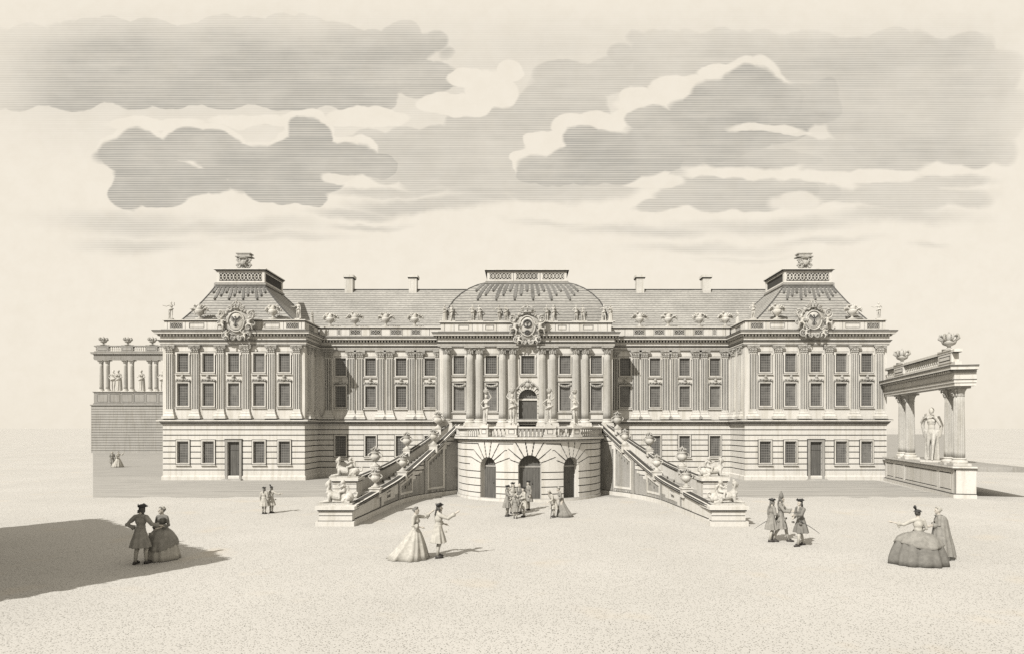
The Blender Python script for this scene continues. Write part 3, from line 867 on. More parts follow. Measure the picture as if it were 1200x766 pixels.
# ================================================================== STAIRCASE TERRACE
XM, TY, TR = .37, 38.2, 4.4
FLOOR = 3.55
ter = thing('staircase_terrace', 'bow-fronted stone terrace with three arched doors and two curving flights of steps before the palace', 'terrace', (XM, TY-TR, 0))
TO = -Vector((XM, TY-TR, 0))
def tpart(mb, name, mats, parent=None, smooth=False):
    return mb.build(name, mats, parent or ter, smooth, TO if parent is None else (0,0,0))
def tcurve(u, d, z):
    a = u/TR; return Vector((XM+(TR-d)*sin(a), TY-(TR-d)*cos(a), z))
ARCH = [(-.565*TR, .53, 1.92), (0, .65, 1.92), (.565*TR, .53, 1.92)]    # u, half width, springing
def frange(a, b, s):
    n = max(1, int(round((b-a)/s))); return [a+(b-a)*i/n for i in range(n+1)]
CJ = [.42, .82, 1.22, 1.62, 2.02, 2.42, 2.82, 3.2]
def tfn(u, z):
    for au, w, zs in ARCH:
        if abs(u-au) < w and z < zs: return (.45, 0, True)
        rr = sqrt((u-au)**2+(z-zs)**2)
        if z >= zs and rr < w: return (.45, 0, True)
        if z >= zs-.02 and rr < w+.92:                        # voussoirs fan out round the arch
            a = atan2(z-zs, u-au)/pi*9
            # the lowest two joints each side bend back to the level courses
            f = abs(a-round(a))*pi/9*rr
            if f < .028 and 0 < round(a) < 9: return (.05, 1, False)
            return (0, 0, False)
    for q in CJ:
        if abs(z-q) < .028: return (.05, 1, False)
    return (0, 0, False)
mb = MB()
mb.grid(tcurve, frange(-TR*pi/2, TR*pi/2, .035), frange(0, 3.36, .028), tfn)
tpart(mb, 'terrace_wall', ['limewash', 'joint'])
adp = None
for k, (au, w, zs) in enumerate(ARCH):
    a = au/TR
    mb = MB(); vs = []; n = 14
    pts = [(-w-.05, 0), (w+.05, 0)] + [((w+.05)*cos(pi*i/n), zs+(w+.05)*sin(pi*i/n)) for i in range(n+1)]
    vs = [(x, 0, z) for x, z in pts] + [(x, .1, z) for x, z in pts]; m = len(pts)
    mb.add(vs, [tuple(range(m)), tuple(range(m, 2*m))[::-1]] + [(i, (i+1) % m, m+(i+1) % m, m+i) for i in range(m)])
    rr = TR-.42
    d = mb.build('arched_door', ['door_timber'], ter, False, Vector((XM+rr*sin(a), TY-rr*cos(a), 0))+TO, a)
    b = MB(); b.box(-w-.03, w+.03, -.03, .0, zs-.04, zs+.05); b.build('transom', ['grey_stone'], d)
    h = MB(); h.ball((.12, -.04, 1.0), .035, 8); h.build('handle', ['iron'], d)
arc = [(XM+TR*sin(a), TY-TR*cos(a)) for a in [(-90+180*i/48)*pi/180 for i in range(49)]]
mb = MB(); mb.sweep(arc, [(0,3.32),(.06,3.34),(.06,3.38),(.16,3.45),(.22,3.45),(.22,3.56),(-.5,3.60)], [1,0,1,2,0,2]); tpart(mb, 'terrace_cornice', S3)
mb = MB(); mb.sweep(arc, [(.0,0),(.05,0),(.05,.14),(0,.18)], [0,0,2]); tpart(mb, 'terrace_plinth', S3)
# floor slab: bow + platform back to the palace
FT = {}
mb = MB()
fl = [(XM+(TR-.05)*sin(a), TY-(TR-.05)*cos(a)) for a in [(-90+180*i/48)*pi/180 for i in range(49)]]
poly = fl + [(XM+6.12, YC-.02), (XM-6.12, YC-.02)]
m = len(poly)
mb.add([(x,y,FLOOR) for x,y in poly]+[(x,y,FLOOR-.2) for x,y in poly], [tuple(range(m)), tuple(range(m,2*m))[::-1]]+[(i,(i+1)%m,m+(i+1)%m,m+i) for i in range(m)])
tpart(mb, 'terrace_floor', ['grey_stone'])
mb = MB()
for k in range(4): mb.box(centre_mid-1.6+.12*k, centre_mid+1.6-.12*k, YC-1.75+.3*k, YC-.64, FLOOR+.135*k+.002, FLOOR+.135*(k+1))
tpart(mb, 'door_steps', ['grey_stone'])
# balustrade: piers carry the four statues
mb = MB(); mb.sweep(arc, [(-.30,4.02),(-.02,4.02),(.05,4.05),(.05,4.14),(-.35,4.16),(-.35,4.02)], [1,1,0,2,0]); tpart(mb, 'balustrade_rail', S3)
piers = [-88, -35, -13, 14.5, 36.5, 88]
for dg_ in piers:
    a = radians(dg_); mb = MB()
    mb.box(-.34,.34,-.28,.3,0,.1); mb.box(-.27,.27,-.2,.24,.1,.48); mb.box(-.33,.33,-.27,.3,.48,.64)
    mb.box(-.28,.28,-.205,.24,.095,.115,1); mb.box(-.17,.17,-.206,-.19,.16,.42,1); mb.box(-.14,.14,-.21,-.2,.19,.39,0)
    rr = TR-.12
    mb.build('balustrade_pier', ['limewash', 'joint'], ter, False, Vector((XM+rr*sin(a), TY-rr*cos(a), 3.58))+TO, a)
bp = None
for p0, p1 in zip(piers[:-1], piers[1:]):
    n = max(3, int((p1-p0)/180*pi*TR/.2)-2)
    for i in range(n):
        a = radians(p0+(p1-p0)*(i+1)/(n+1)); rr = TR-.14
        loc = Vector((XM+rr*sin(a), TY-rr*cos(a), 3.59))+TO
        if bp is None:
            b = MB(); b.lathe([(.06,0),(.06,.05),(.035,.08),(.075,.17),(.06,.25),(.03,.36),(.05,.39),(.06,.40),(.06,.44)], (0,0,0), 8)
            bp = b.build('baluster', ['pilaster_stone'], ter, True, loc)
        else:
            o = bp.copy(); COL.objects.link(o); o.location = loc; o.parent = ter

# --- the two flights
def interp(u, tab):
    for (a, x, y), (b, x2, y2) in zip(tab[:-1], tab[1:]):
        if a <= u <= b+1e-9:
            t = (u-a)/(b-a); return (x+(x2-x)*t, y+(y2-y)*t)
    return tab[-1][1:]
NT = [(0,7.47,25.8),(.13,7.07,32.7),(.23,6.75,34.3),(.37,6.33,35.35),(.6,5.6,36.7),(.75,5.12,37.35),(1,4.35,38.15)]
FTB = [(0,10.4,34.7),(.13,9.9,42.4),(.23,9.4,44.0),(.37,8.85,45.4),(.6,7.8,46.9),(.75,7.2,47.6),(1,6.15,48.6)]
def smooth_curve(tab, n=80, it=40):
    # even points along the path, softened so that the flight sweeps round
    us = [i/400 for i in range(401)]; P = [interp(u, tab) for u in us]
    L = [0]
    for a, b in zip(P[:-1], P[1:]): L.append(L[-1]+sqrt((a[0]-b[0])**2+(a[1]-b[1])**2))
    out = []; k = 0
    for i in range(n+1):
        s = L[-1]*i/n
        while k < 399 and L[k+1] < s: k += 1
        t = (s-L[k])/max(1e-9, L[k+1]-L[k]); out.append([P[k][0]+(P[k+1][0]-P[k][0])*t, P[k][1]+(P[k+1][1]-P[k][1])*t, us[k]+t/400, s])
    for _ in range(it):
        q = [list(o) for o in out]
        for i in range(1, n):
            for c in range(3): q[i][c] = .25*out[i-1][c]+.5*out[i][c]+.25*out[i+1][c]
        out = q
    s = 0
    for i in range(n+1):
        if i: s += sqrt((out[i][0]-out[i-1][0])**2+(out[i][1]-out[i-1][1])**2)
        out[i][3] = s
    return out            # [offset, y, u, arclength]
NC, FC = smooth_curve(NT), smooth_curve(FTB)
def at_u(C, u):
    for a, b in zip(C[:-1], C[1:]):
        if a[2] <= u <= b[2]:
            t = (u-a[2])/max(1e-9, b[2]-a[2]); return [a[i]+(b[i]-a[i])*t for i in range(4)]
    return C[-1] if u > .5 else C[0]
def at_s(C, s):
    for a, b in zip(C[:-1], C[1:]):
        if a[3] <= s <= b[3]:
            t = (s-a[3])/max(1e-9, b[3]-a[3]); return [a[i]+(b[i]-a[i])*t for i in range(4)]
    return C[-1] if s > 1 else C[0]
def normal_at(C, s, sg):
    a, b = at_s(C, max(0, s-.15)), at_s(C, min(C[-1][3]-1e-6, s+.15))
    d = Vector((sg*(b[0]-a[0]), b[1]-a[1])).normalized()
    n = Vector((d.y, -d.x)) * (1 if sg < 0 else -1)            # points towards the middle of the court
    return n
def parapet(C, sg, z0off, topf, panels):
    """stepped parapet wall: panelled face, sloping coping"""
    L = C[-1][3]
    def pos(s, d, z=0):
        p = at_s(C, s); n = normal_at(C, s, sg)
        return Vector((XM+sg*p[0]-n.x*d, p[1]-n.y*d, z))
    def top(s): return topf(at_s(C, s)[2])
    def ptf(s, d, f):
        # f runs 0..1 from the ground to the underside of the coping
        p = pos(s, d); p.z = f*(top(s)-.16); return p
    us = frange(0, L, .16); hol = []
    xs = set(us)
    mb = MB()
    if panels:
        seg = [0, .29, .535, .775, 1.0]
        for k in range(4):
            a, b = L*seg[k], L*seg[k+1]; w = b-a
            pa, pb = a+.06*w, a+.60*w
            hol.append((pa, pb, 'panel')); hol.append((a+w*.66, b-.06, 'rust')); xs.update((pa, pb, pa+.16, pb-.16, a+w*.66, b-.06))
        xs |= set(frange(0, L, .07))
        xs = sorted(x for x in xs if 0 <= x <= L)
        zs = frange(0, top(L-1e-6)-.1, .03)
        def fn(s, z):
            T = top(s)-.17
            if z > T: return (0, 0, True)
            for a, b, k in hol:
                if a < s < b:
                    if k == 'panel':
                        e = min(s-a, b-s, z-.40, T-.14-z)
                        if e <= 0 or T < 1.0: return (0, 0, False)
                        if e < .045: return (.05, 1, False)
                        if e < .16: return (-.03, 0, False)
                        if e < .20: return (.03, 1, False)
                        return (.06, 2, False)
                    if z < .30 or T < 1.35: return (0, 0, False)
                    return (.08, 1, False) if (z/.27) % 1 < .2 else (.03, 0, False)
            return (0, 0, False)
        def pz(s, d, z):
            p = pos(min(s, L-1e-6), d); p.z = z; return p
        mb.grid(pz, xs, zs, fn)
        seg_ = seg
    else:
        mb.grid(ptf, sorted(xs), [0, 1], lambda s, f: (0, 0, False))
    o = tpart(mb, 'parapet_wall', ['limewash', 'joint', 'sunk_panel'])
    mb = MB(); mb.grid(lambda s, d, f: ptf(s, .28+d, f), sorted(us), [0, 1], lambda s, f: (0, 0, False))
    for s0 in (0, L-1e-6):
        a, b = pos(s0, 0), pos(s0, .28); t = top(s0)-.16
        mb.add([a, b, b+Vector((0,0,t)), a+Vector((0,0,t))], [(0,1,2,3)])
    mb.build('inner_face', ['limewash'], o)
    def rail(prof, name, mats, par):
        mb = MB(); n = len(us); q = len(prof)
        for s in us:
            for (d, z) in prof:
                p = pos(min(s, L-1e-6), d); p.z = z if name == 'skirting' else top(s)+z
                mb.v.append(p)
        for k in range(n-1):
            for i in range(q): j = (i+1) % q; mb.f.append([k*q+i, (k+1)*q+i, (k+1)*q+j, k*q+j]); mb.m.append(mats[i])
        mb.f.append(list(range(q))); mb.m.append(0); mb.f.append([(n-1)*q+i for i in range(q)]); mb.m.append(0)
        return mb.build(name, S3, par)
    rail([(-.02,-.20),(-.05,-.16),(-.12,-.12),(-.12,-.08),(-.10,-.08),(-.10,0),(-.03,.0),(.0,.0),(.27,.02),(.30,.02),(.34,.0),(.34,-.12),(.28,-.16)], 'coping', [1,2,1,0,1,0,0,1,0,1,0,0,0], o)
    if panels:
        rail([(0.02,0),(-.06,0),(-.06,.24),(-.02,.28),(.02,.28)], 'skirting', [0,0,1,0,0], o)
        for k in seg[1:-1]:                                  # upright strip between two bays
            s = L*k; mb = MB(); t = Vector((0, 0, top(s)-.2))
            q = [pos(s-.07, -.05), pos(s+.07, -.05), pos(s+.07, .02), pos(s-.07, .02)]
            mb.add(q+[v+t for v in q], [(0,1,5,4),(1,2,6,5),(3,0,4,7),(4,5,6,7)], 0)
            mb.build('pier_strip', ['grey_stone'], o)
    return pos, top
SP = {}
for sg in (-1, 1):
    SP['near', sg] = parapet(NC, sg, 0, lambda u: .85+3.45*u, True)
    SP['far', sg] = parapet(FC, sg, 0, lambda u: 1.0+3.5*u, False)
    mb = MB(); NS = 24
    for k in range(NS):
        u0, u1 = k/NS, (k+1)/NS; sub = 3
        for j in range(sub):
            a, b = at_u(NC, u0+(u1-u0)*j/sub), at_u(NC, u0+(u1-u0)*(j+1)/sub); c, d = at_u(FC, u0+(u1-u0)*j/sub), at_u(FC, u0+(u1-u0)*(j+1)/sub)
            P = [(XM+sg*q[0], q[1]) for q in (a, b, d, c)]
            z = FLOOR*(k+1)/NS - (.004 if k == NS-1 else 0)
            mb.add([(x,y,0) for x,y in P]+[(x,y,z) for x,y in P], [(4,5,6,7),(0,1,5,4),(2,3,7,6)]+([(3,0,4,7)] if j == 0 else [])+([(1,2,6,5)] if j == sub-1 else []))
    tpart(mb, 'steps', ['grey_stone'])
    for nm, (x, y, h, w) in {'near': (8.17, 26.15, .82, .7), 'far': (10.22, 34.5, 1.3, .66)}.items():
        mb = MB(); cx = XM+sg*x
        D = .62
        mb.box(cx-w-.1, cx+w+.1, y-D-.1, y+D+.1, 0, .2); mb.wall(flatpt((0,y-D,0),(1,0,0),(0,1,0)), cx-w, cx+w, .2, h-.14, (), (.43,) if h < 1 else (.45,.72,.98), .035, .04)
        mb.box(cx-w, cx+w, y-D+.045, y+D, .19, h-.14); mb.box(cx-w-.04, cx+w+.04, y-D-.04, y+D+.04, h-.2, h-.14, 1); mb.box(cx-w-.12, cx+w+.12, y-D-.12, y+D+.12, h-.14, h); mb.box(cx-w-.02, cx+w+.02, y-D-.02, y+D+.02, .2, .225, 1)
        tpart(mb, 'sphinx_pedestal', ['limewash', 'joint'])
        SP['ped', nm, sg] = (cx, y, h)

# --- vases on the parapets
def vase(label, loc, sc, proto=[None]):
    if proto[0] is None:
        t = thing('vase', label, 'vase', loc, 0, 'carved stone vases on the stair parapets', sc)
        b = MB(); b.box(-.2,.2,-.2,.2,0,.1)
        b.lathe([(.17,.1),(.15,.14),(.07,.2),(.06,.28),(.1,.3),(.2,.38),(.27,.5),(.27,.58),(.2,.68),(.17,.72),(.26,.78),(.26,.82)], (0,0,0), 20, 0, None, 1, 1, lambda a, t: 1-.06*(.5+.5*cos(a*10))*(1 if .4<t<.7 else 0))
        b.build('bowl', ['statue_stone'], t, True)
        for q in (-1, 1):
            h = MB(); h.tube([(q*(.24+.15*sin(k*pi/8)), 0, .5+.26*k/8) for k in range(9)], .032, 6); h.ball((q*.29,0,.52),.05,6); h.build('handle', ['statue_stone'], t, True)
        g = MB()
        g.ball((0,0,.86), (.2,.2,.1), 10)
        for k in range(9):
            a = k*2*pi/9; g.tube([(.1*cos(a),.1*sin(a),.86),(.2*cos(a),.2*sin(a),.98),(.28*cos(a),.28*sin(a),.94)], [.05,.045,.02], 5)
        for k in range(5):
            a = k*2*pi/5+.4; g.ball((.1*cos(a),.1*sin(a),1.0+.03*(k%2)), .065, 6)
        g.tube([(0,0,.9),(.02,0,1.05),(-.01,0,1.16)], [.07,.06,.01], 6)
        g.build('foliage', ['carved_stone'], t, True)
        proto[0] = t; return t
    return copy_tree(proto[0], None, loc, 0, sc, label)
for sg, side in ((-1, 'left'), (1, 'right')):
    for wh, lst in (('near', [(.065, 'lowest vase on the front parapet of the %s flight, next to the sphinx block'), (.2, 'middle vase on the front parapet of the %s flight'), (.60, 'highest vase on the front parapet of the %s flight, close to the terrace')]),
                    ('far', [(.10, 'lowest vase on the rear parapet of the %s flight, before the basement windows'), (.37, 'middle vase on the rear parapet of the %s flight, before the basement windows'), (.82, 'highest vase on the rear parapet of the %s flight, close to the palace wall')])):
        pos, top = SP[wh, sg]; C = NC if wh == 'near' else FC
        for u, lab in lst:
            s = at_u(C, u)[3]; p = pos(s, .13); z = top(s)
            mb = MB(); mb.box(-.24,.24,-.24,.24,-.3,.12); mb.box(-.28,.28,-.28,.28,.12,.17)
            pz = mb.build('vase_block', ['limewash'], ter, False, Vector((p.x, p.y, z))+TO)
            vase('stone ' + lab % side, (p.x, p.y, z+.165), .84 if wh == 'near' else 1.2)

# ================================================================== COLONNADES
def urn_proto():
    b = MB()
    b.box(-.34,.34,-.34,.34,0,.12); b.lathe([(.24,.12),(.12,.22),(.12,.3),(.42,.46),(.5,.62),(.46,.7),(.3,.74)], (0,0,0), 16)
    for k in range(7):
        a = k*2*pi/7; b.tube([(.35*cos(a),.35*sin(a),.66),(.66*cos(a),.66*sin(a),.9),(.62*cos(a),.62*sin(a),1.12),(.36*cos(a),.36*sin(a),1.1)], [.09,.1,.08,.04], 6)
        b.ball((.55*cos(a),.55*sin(a),1.15), .12, 6)
    b.ball((0,0,.95), (.3,.3,.34), 10); b.tube([(0,0,1.2),(0,0,1.45)], [.12,.03], 6)
    return b.mesh('crowned_urn', ['carved_stone'], True)
URN = urn_proto()
def colonnade(name, label, O, rz, L, pairs, zb, pedh, colh, ped_h0, mats_entab, bal, endp):
    """colonnade along local +x, front is local -y, depth 1.1 m"""
    t = thing(name, label, 'colonnade', O, rz)
    D = 1.1
    mb = MB()
    hol = []
    edges = [0] + [x for p in pairs for x in p] + [L]
    pe = sorted([(p-1.05, p+1.05) for p, _ in [((a+b)/2, 0) for a, b in pairs]])
    cur = .15
    for a, b in pe:
        if a-.1 > cur+.5: hol.append((cur+.14, a-.14, .42, pedh-.40, .05, 1)); hol.append((cur+.20, a-.20, .48, pedh-.46, .02, 0))
        hol.append((max(a,0.05)-.018, max(a,.05)+.018, .1, pedh-.2, .04, 1)); hol.append((min(b,L-.05)-.018, min(b,L-.05)+.018, .1, pedh-.2, .04, 1)); cur = b
    if L-cur > .8: hol.append((cur+.14, L-.14, .42, pedh-.40, .05, 1)); hol.append((cur+.20, L-.20, .48, pedh-.46, .02, 0))
    for a, b in pe:
        a, b = max(a, .05)+.2, min(b, L-.05)-.2; hol.append((a, b, .42, pedh-.40, .04, 1)); hol.append((a+.06, b-.06, .48, pedh-.46, .0, 0))
    mb.wall(flatpt((0,0,0),(1,0,0),(0,1,0)), 0, L, 0, pedh, hol)
    mb.box(0, L, .08, D, 0, pedh)
    P = [(0,D),(0,0),(L,0),(L,D)]
    mb.sweep(P, [(0,0),(.09,0),(.09,.22),(0,.27)], [0,0,1]); mb.sweep(P, [(0,pedh-.2),(.05,pedh-.18),(.05,pedh-.14),(.16,pedh-.1),(.16,pedh),(-.5,pedh+.01)], [1,0,1,0,2])
    mb.build('pedestal_wall', mats_entab, t)
    z0 = pedh; z1 = pedh+colh
    c0 = None
    for a, b in pairs:
        for x in (a, b):
            if c0 is None: c0 = column_proto('column', t, .31, colh, (x, .5, z0+.01))
            else: copy_tree(c0, t, (x, .5, z0+.01))
    mb = MB()
    mb.sweep(P, [(-.5,z1+.01),(.0,z1+.01),(.0,z1+.2),(.05,z1+.2),(.05,z1+.34),(.1,z1+.38),(.02,z1+.40),(.02,z1+.78),(.06,z1+.78),(.06,z1+.92),(.32,z1+.94),(.32,z1+1.08),(.38,z1+1.16),(.38,z1+1.2),(-.5,z1+1.24)],
             [2,0,1,0,2,1,0,1,2,1,0,2,1,2])
    for q in range(int(L/.3)): mb.box(.1+.3*q, .26+.3*q, -.2, 0, z1+.8, z1+.92, 0)
    mb.box(.4, L-.4, .4, D-.1, z1+.05, z1+1.2)
    mb.build('entablature', mats_entab, t)
    zb_ = z1+1.24
    mb = MB(); rail = MB()
    rail.box(.0, L, .02, .36, zb_, zb_+.2); rail.box(0, L, -.02, .40, zb_+bal-.16, zb_+bal); rail.box(0, L, .0, .38, zb_+bal-.19, zb_+bal-.165, 1)
    ps = [((a+b)/2-.95, (a+b)/2+.95) for a, b in pairs]
    for a, b in ps:
        a, b = max(0,a), min(L,b)
        rail.box(a, b, -.015, .37, zb_+.2, zb_+bal-.2); rail.box(a+.18, b-.18, -.03, -.01, zb_+.32, zb_+bal-.32, 1); rail.box(a+.23, b-.23, -.035, -.02, zb_+.37, zb_+bal-.37, 0)
        rail.box(a-.02, b+.02, -.06, .44, zb_+bal-.02, zb_+bal+.06)
    bo = rail.build('balustrade', mats_entab, t)
    bl = None; cur = 0
    for a, b in ps + [(L, L)]:
        n = int((a-cur-.1)/.3)
        for i in range(n):
            x = cur+(a-cur)*(i+.5)/n
            if bl is None:
                q = MB(); hh = bal-.38; q.lathe([(.09,0),(.09,.05),(.05,.1),(.11,hh*.35),(.08,hh*.55),(.05,hh*.8),(.09,hh*.95),(.09,hh)], (0,0,0), 8)
                bl = q.build('baluster', ['statue_stone'], bo, True, (x, .19, zb_+.2))
            else:
                o = bl.copy(); COL.objects.link(o); o.parent = bo; o.location = (x, .19, zb_+.2)
        cur = b
    mb = MB(); mb.box(.0, L, .3, D+2.6, pedh-.3, pedh-.02); mb.build('floor_slab', ['grey_stone'], t)
    return t, zb_+bal+.06
# right: runs from the wing towards the viewer, seen from its inner (left) side
def RXat(Y): return 28.05 - (47.6-Y)*.25
RDIR = Vector((-.25, -1, 0)).normalized(); RTH = atan2(RDIR.y, RDIR.x); RN = Vector((-RDIR.y, RDIR.x, 0))    # RN points away from the court
RO = Vector((28.05, 47.6, 0))
def rloc(Y, back=0): return RO + RDIR*((47.6-Y)/-RDIR.y) + RN*back
def rs(Y): return (47.6-Y)/-RDIR.y
RLEN = rs(35.7)
prs = [(rs(45.4), rs(44.0)), (rs(37.6), rs(36.4))]
S3g = ['grey_stone', 'joint', 'pilaster_stone']
rc, rtop = colonnade('colonnade', 'pale colonnade of paired columns on a panelled pedestal wall beside the right wing', RO, RTH, RLEN, prs, 0, 1.85, 4.66, 0, ['limewash', 'joint', 'grey_stone'], .92, None)
# left: far off on the raised ground, runs parallel to the palace
LY = 100.0; LX0 = PX(110, LY); LX1 = PX(212, LY)
lp = [(PX(a, LY)-LX0, PX(b, LY)-LX0) for a, b in ((116.5, 124), (145, 152.7), (174, 181.2))]
lc, ltop = colonnade('colonnade', 'distant grey colonnade of paired columns standing above the lawn left of the palace', (LX0, LY, 7.85), 0, LX1-LX0, lp, 0, 2.15, 5.15, 0, S3g, 1.1, None)
def urn(x, y, z, label, sc=1, grp='crowned urns on the colonnades'):
    o = link('crowned_urn', URN, None, (x, y, z)); o.scale = (sc,)*3; tag(o, label, 'urn', grp); return o
for a, b, nm in ((prs[0][0], prs[0][1], 'stone urn on the right colonnade, the one next to the palace wing'), (prs[1][0], prs[1][1], 'stone urn on the right colonnade, nearest the picture edge')):
    p = RO + RDIR*((a+b)/2) + RN*.22; urn(p.x, p.y, rtop, nm, .78)
for (a, b), nm in zip(lp, ('stone urn on the distant left colonnade, farthest from the palace', 'stone urn on the distant left colonnade, middle one of three', 'stone urn on the distant left colonnade, next to the palace wing')):
    urn(LX0+(a+b)/2, LY+.22, 7.85+ltop, nm, 1.0)

# ================================================================== GROUND
def sheet(name, pts, z, mat, kind='structure'):
    mb = MB(); mb.add([(x,y,z) for x,y in pts], [tuple(range(len(pts)))]); o = mb.build(name, [mat]); tag(o, None, None, None, kind); return o
sheet('ground', [(-4000,-200),(4000,-200),(4000,6000),(-4000,6000)], 0, 'court_sand')
def strip(name, x0, x1, y0, y1, z, mat, jag, skip=None):
    mb = MB(); n = 90; vs = []
    random.seed(hash(name) % 100 if False else len(name))
    for i in range(n+1):
        t = i/n; ya = y0+random.uniform(-jag,jag)
        vs += [(PX(109, ya)+(RXat(ya)-PX(109, ya))*t, ya, z), (PX(109, y1)+(28.3-PX(109, y1))*t, y1, z)]
    mb.add(vs, [(2*i,2*i+2,2*i+3,2*i+1) for i in range(n)])
    o = mb.build(name, [mat]); tag(o, None, None, None, 'structure'); return o
strip('path', -33.0, None, 36.2, 52.0, .004, 'raked_gravel', .35)
# level grass left of the palace, below the raised colonnade; grass behind the right colonnade
def sm(a, b, x):
    t = max(0, min(1, (x-a)/(b-a))); return t*t*(3-2*t)
sheet('lawn', [(PX(109,51.9), 51.9), (-24, 51.9), (-24, 99.5), (PX(109,99.5), 99.5)], .006, 'mown_lawn')
mb = MB()
mb.wall(flatpt((0, -.25, 0), (1,0,0), (0,1,0)), -.3, LX1-LX0+.3, -7.85, 0, (), [-7.85+.42*k for k in range(1, 19)], .10, .06)
mb.box(-.3, LX1-LX0+.3, -.18, 2.4, -7.85, -.02); mb.box(-.4, LX1-LX0+.4, -.36, -.24, -.14, .02, 1)
mb.build('retaining_wall', ['terrace_stone', 'terrace_joint'], lc)
sheet('lawn', [(RXat(38)+1.3, 38), (RXat(38)+1.6, 38), (PX(1124,60), 60), (PX(1124,400), 400), (28.6, 400), (28.6, 47.9), (RXat(47)+1.3, 47)], .006, 'mown_lawn')

# unseen hedge added beyond the left edge to cast the bottom left corner's shadow
HA, HB = Vector((-24.3, 20.6, 0)), Vector((-14.3, 12.0, 0))
hd = thing('shadow_hedge', 'added hedge out of view, placed to cast the shadow in the bottom left corner', 'hedge', (HA+HB)/2, atan2((HB-HA).y, (HB-HA).x))
HL = (HB-HA).length/2
c = MB(); rnd = random.Random(4)
for k in range(15000):
    f = rnd.random(); x = rnd.uniform(-HL, HL); y = rnd.uniform(-.6, .6); z = rnd.uniform(.2, 7.0)
    if f < .3: z = 7.0+rnd.gauss(0, .1)
    elif f < .6: y = -.6+rnd.gauss(0, .06)
    elif f < .8: y = .6+rnd.gauss(0, .06)
    elif f < .88: x = (HL if rnd.random() < .5 else -HL)+rnd.gauss(0, .08)
    n = Vector((rnd.gauss(0,1),rnd.gauss(0,1),rnd.gauss(0,1))); u = n.orthogonal().normalized()*.16; v = n.cross(u).normalized()*.11; q = Vector((x,y,z))
    c.add([q-u, q-v, q+u, q+v], [(0,1,2,3)])
c.build('foliage', ['leaves'], hd)
c = MB(); c.box(-HL+.1, HL-.1, -.4, .4, .3, 6.8)
for k in range(24): c.tube([(-HL+.4+k*(2*HL-.8)/23, 0, 0), (-HL+.4+k*(2*HL-.8)/23, 0, .5)], .07, 6)
c.build('stems', ['bark'], hd)
# ================================================================== FIGURES
def rot_about(p, M): return M @ Vector(p)
def head_into(mb, c, yaw=0, tilt=0, s=1.0, face=True):
    """head with brow, nose, mouth, chin and ears; c = centre, looks along -y before yaw"""
    R = Matrix.Rotation(yaw, 3, 'Z') @ Matrix.Rotation(tilt, 3, 'X'); c = Vector(c)
    def P(x, y, z): return c + R @ Vector((x*s, y*s, z*s))
    mb.ball(c, (.076*s,.094*s,.115*s), 14, 0, None, R); mb.ball(P(0,-.035,-.055), (.055*s,.055*s,.06*s), 10, 0, None, R)
    if face:
        mb.tube([P(0,-.088,.02), P(0,-.118,-.025), P(0,-.09,-.035)], [.012*s,.017*s,.012*s], 6)
        mb.ball(P(0,-.08,-.095), .024*s, 6); mb.ball(P(0,-.088,-.062), (.026*s,.012*s,.008*s), 6, 0, None, R)
        mb.ball(P(0,-.084,.03), (.055*s,.016*s,.012*s), 6, 0, None, R)
        for q in (-1,1): mb.ball(P(q*.078,.005,-.005), (.012*s,.022*s,.034*s), 6, 0, None, R)
    return P
def hand_into(mb, w, d, up, s=1.0, curl=.35, side=1):
    """palm, four unequal bent fingers and a thumb; w wrist, d pointing direction"""
    w = Vector(w); d = Vector(d).normalized(); up = Vector(up); a = d.cross(up)
    if a.length < .05: a = d.cross(Vector((1,0,0)))
    a.normalize(); n = a.cross(d).normalized()
    mb.limb([w, w+d*.045*s, w+d*.085*s], [.024*s,.033*s,.034*s], 8)
    for k, (L, o) in enumerate(((.068,-.027),(.078,-.009),(.073,.010),(.056,.028))):
        b = w+d*.09*s+a*o*s; L *= s
        m1 = b+(d*cos(curl*.5)-n*sin(curl*.5))*L*.5; m2 = m1+(d*cos(curl*1.6)-n*sin(curl*1.6))*L*.5
        mb.limb([b-d*.02*s, b, m1, m2], [.0095*s,.0095*s,.0085*s,.0065*s], 6)
    t = w+d*.035*s-a*.03*s*side
    mb.limb([t, t-a*.028*s*side+d*.028*s, t-a*.03*s*side+d*.062*s-n*.012*s], [.012*s,.0105*s,.008*s], 6)
ARMS = {
 'down_l': ((.25,.03,1.17), (.28,-.06,.94)), 'down_r': ((-.25,.03,1.17), (-.28,-.06,.94)),
 'hip_l': ((.40,.08,1.20), (.22,-.08,1.05)), 'hip_r': ((-.40,.08,1.20), (-.22,-.08,1.05)),
 'fwd_l': ((.24,-.16,1.22), (.18,-.42,1.22)), 'fwd_r': ((-.24,-.16,1.22), (-.18,-.42,1.22)),
 'up_l': ((.30,-.22,1.40), (.30,-.46,1.58)), 'up_r': ((-.30,-.22,1.40), (-.30,-.46,1.58)),
 'side_l': ((.42,-.06,1.26), (.66,-.12,1.30)), 'side_r': ((-.42,-.06,1.26), (-.66,-.12,1.30)),
 'waist_l': ((.26,-.02,1.17), (.08,-.24,1.10)), 'waist_r': ((-.26,-.02,1.17), (-.08,-.24,1.10)),
 'high_l': ((.34,.0,1.62), (.20,-.05,1.90)), 'high_r': ((-.34,.0,1.62), (-.20,-.05,1.90)),
 'chest_l': ((.29,-.02,1.17), (.05,-.17,1.33)), 'chest_r': ((-.29,-.02,1.17), (-.05,-.17,1.33)),
}
def elbow_dir(a): return (Vector(a[1])-Vector(a[0]))
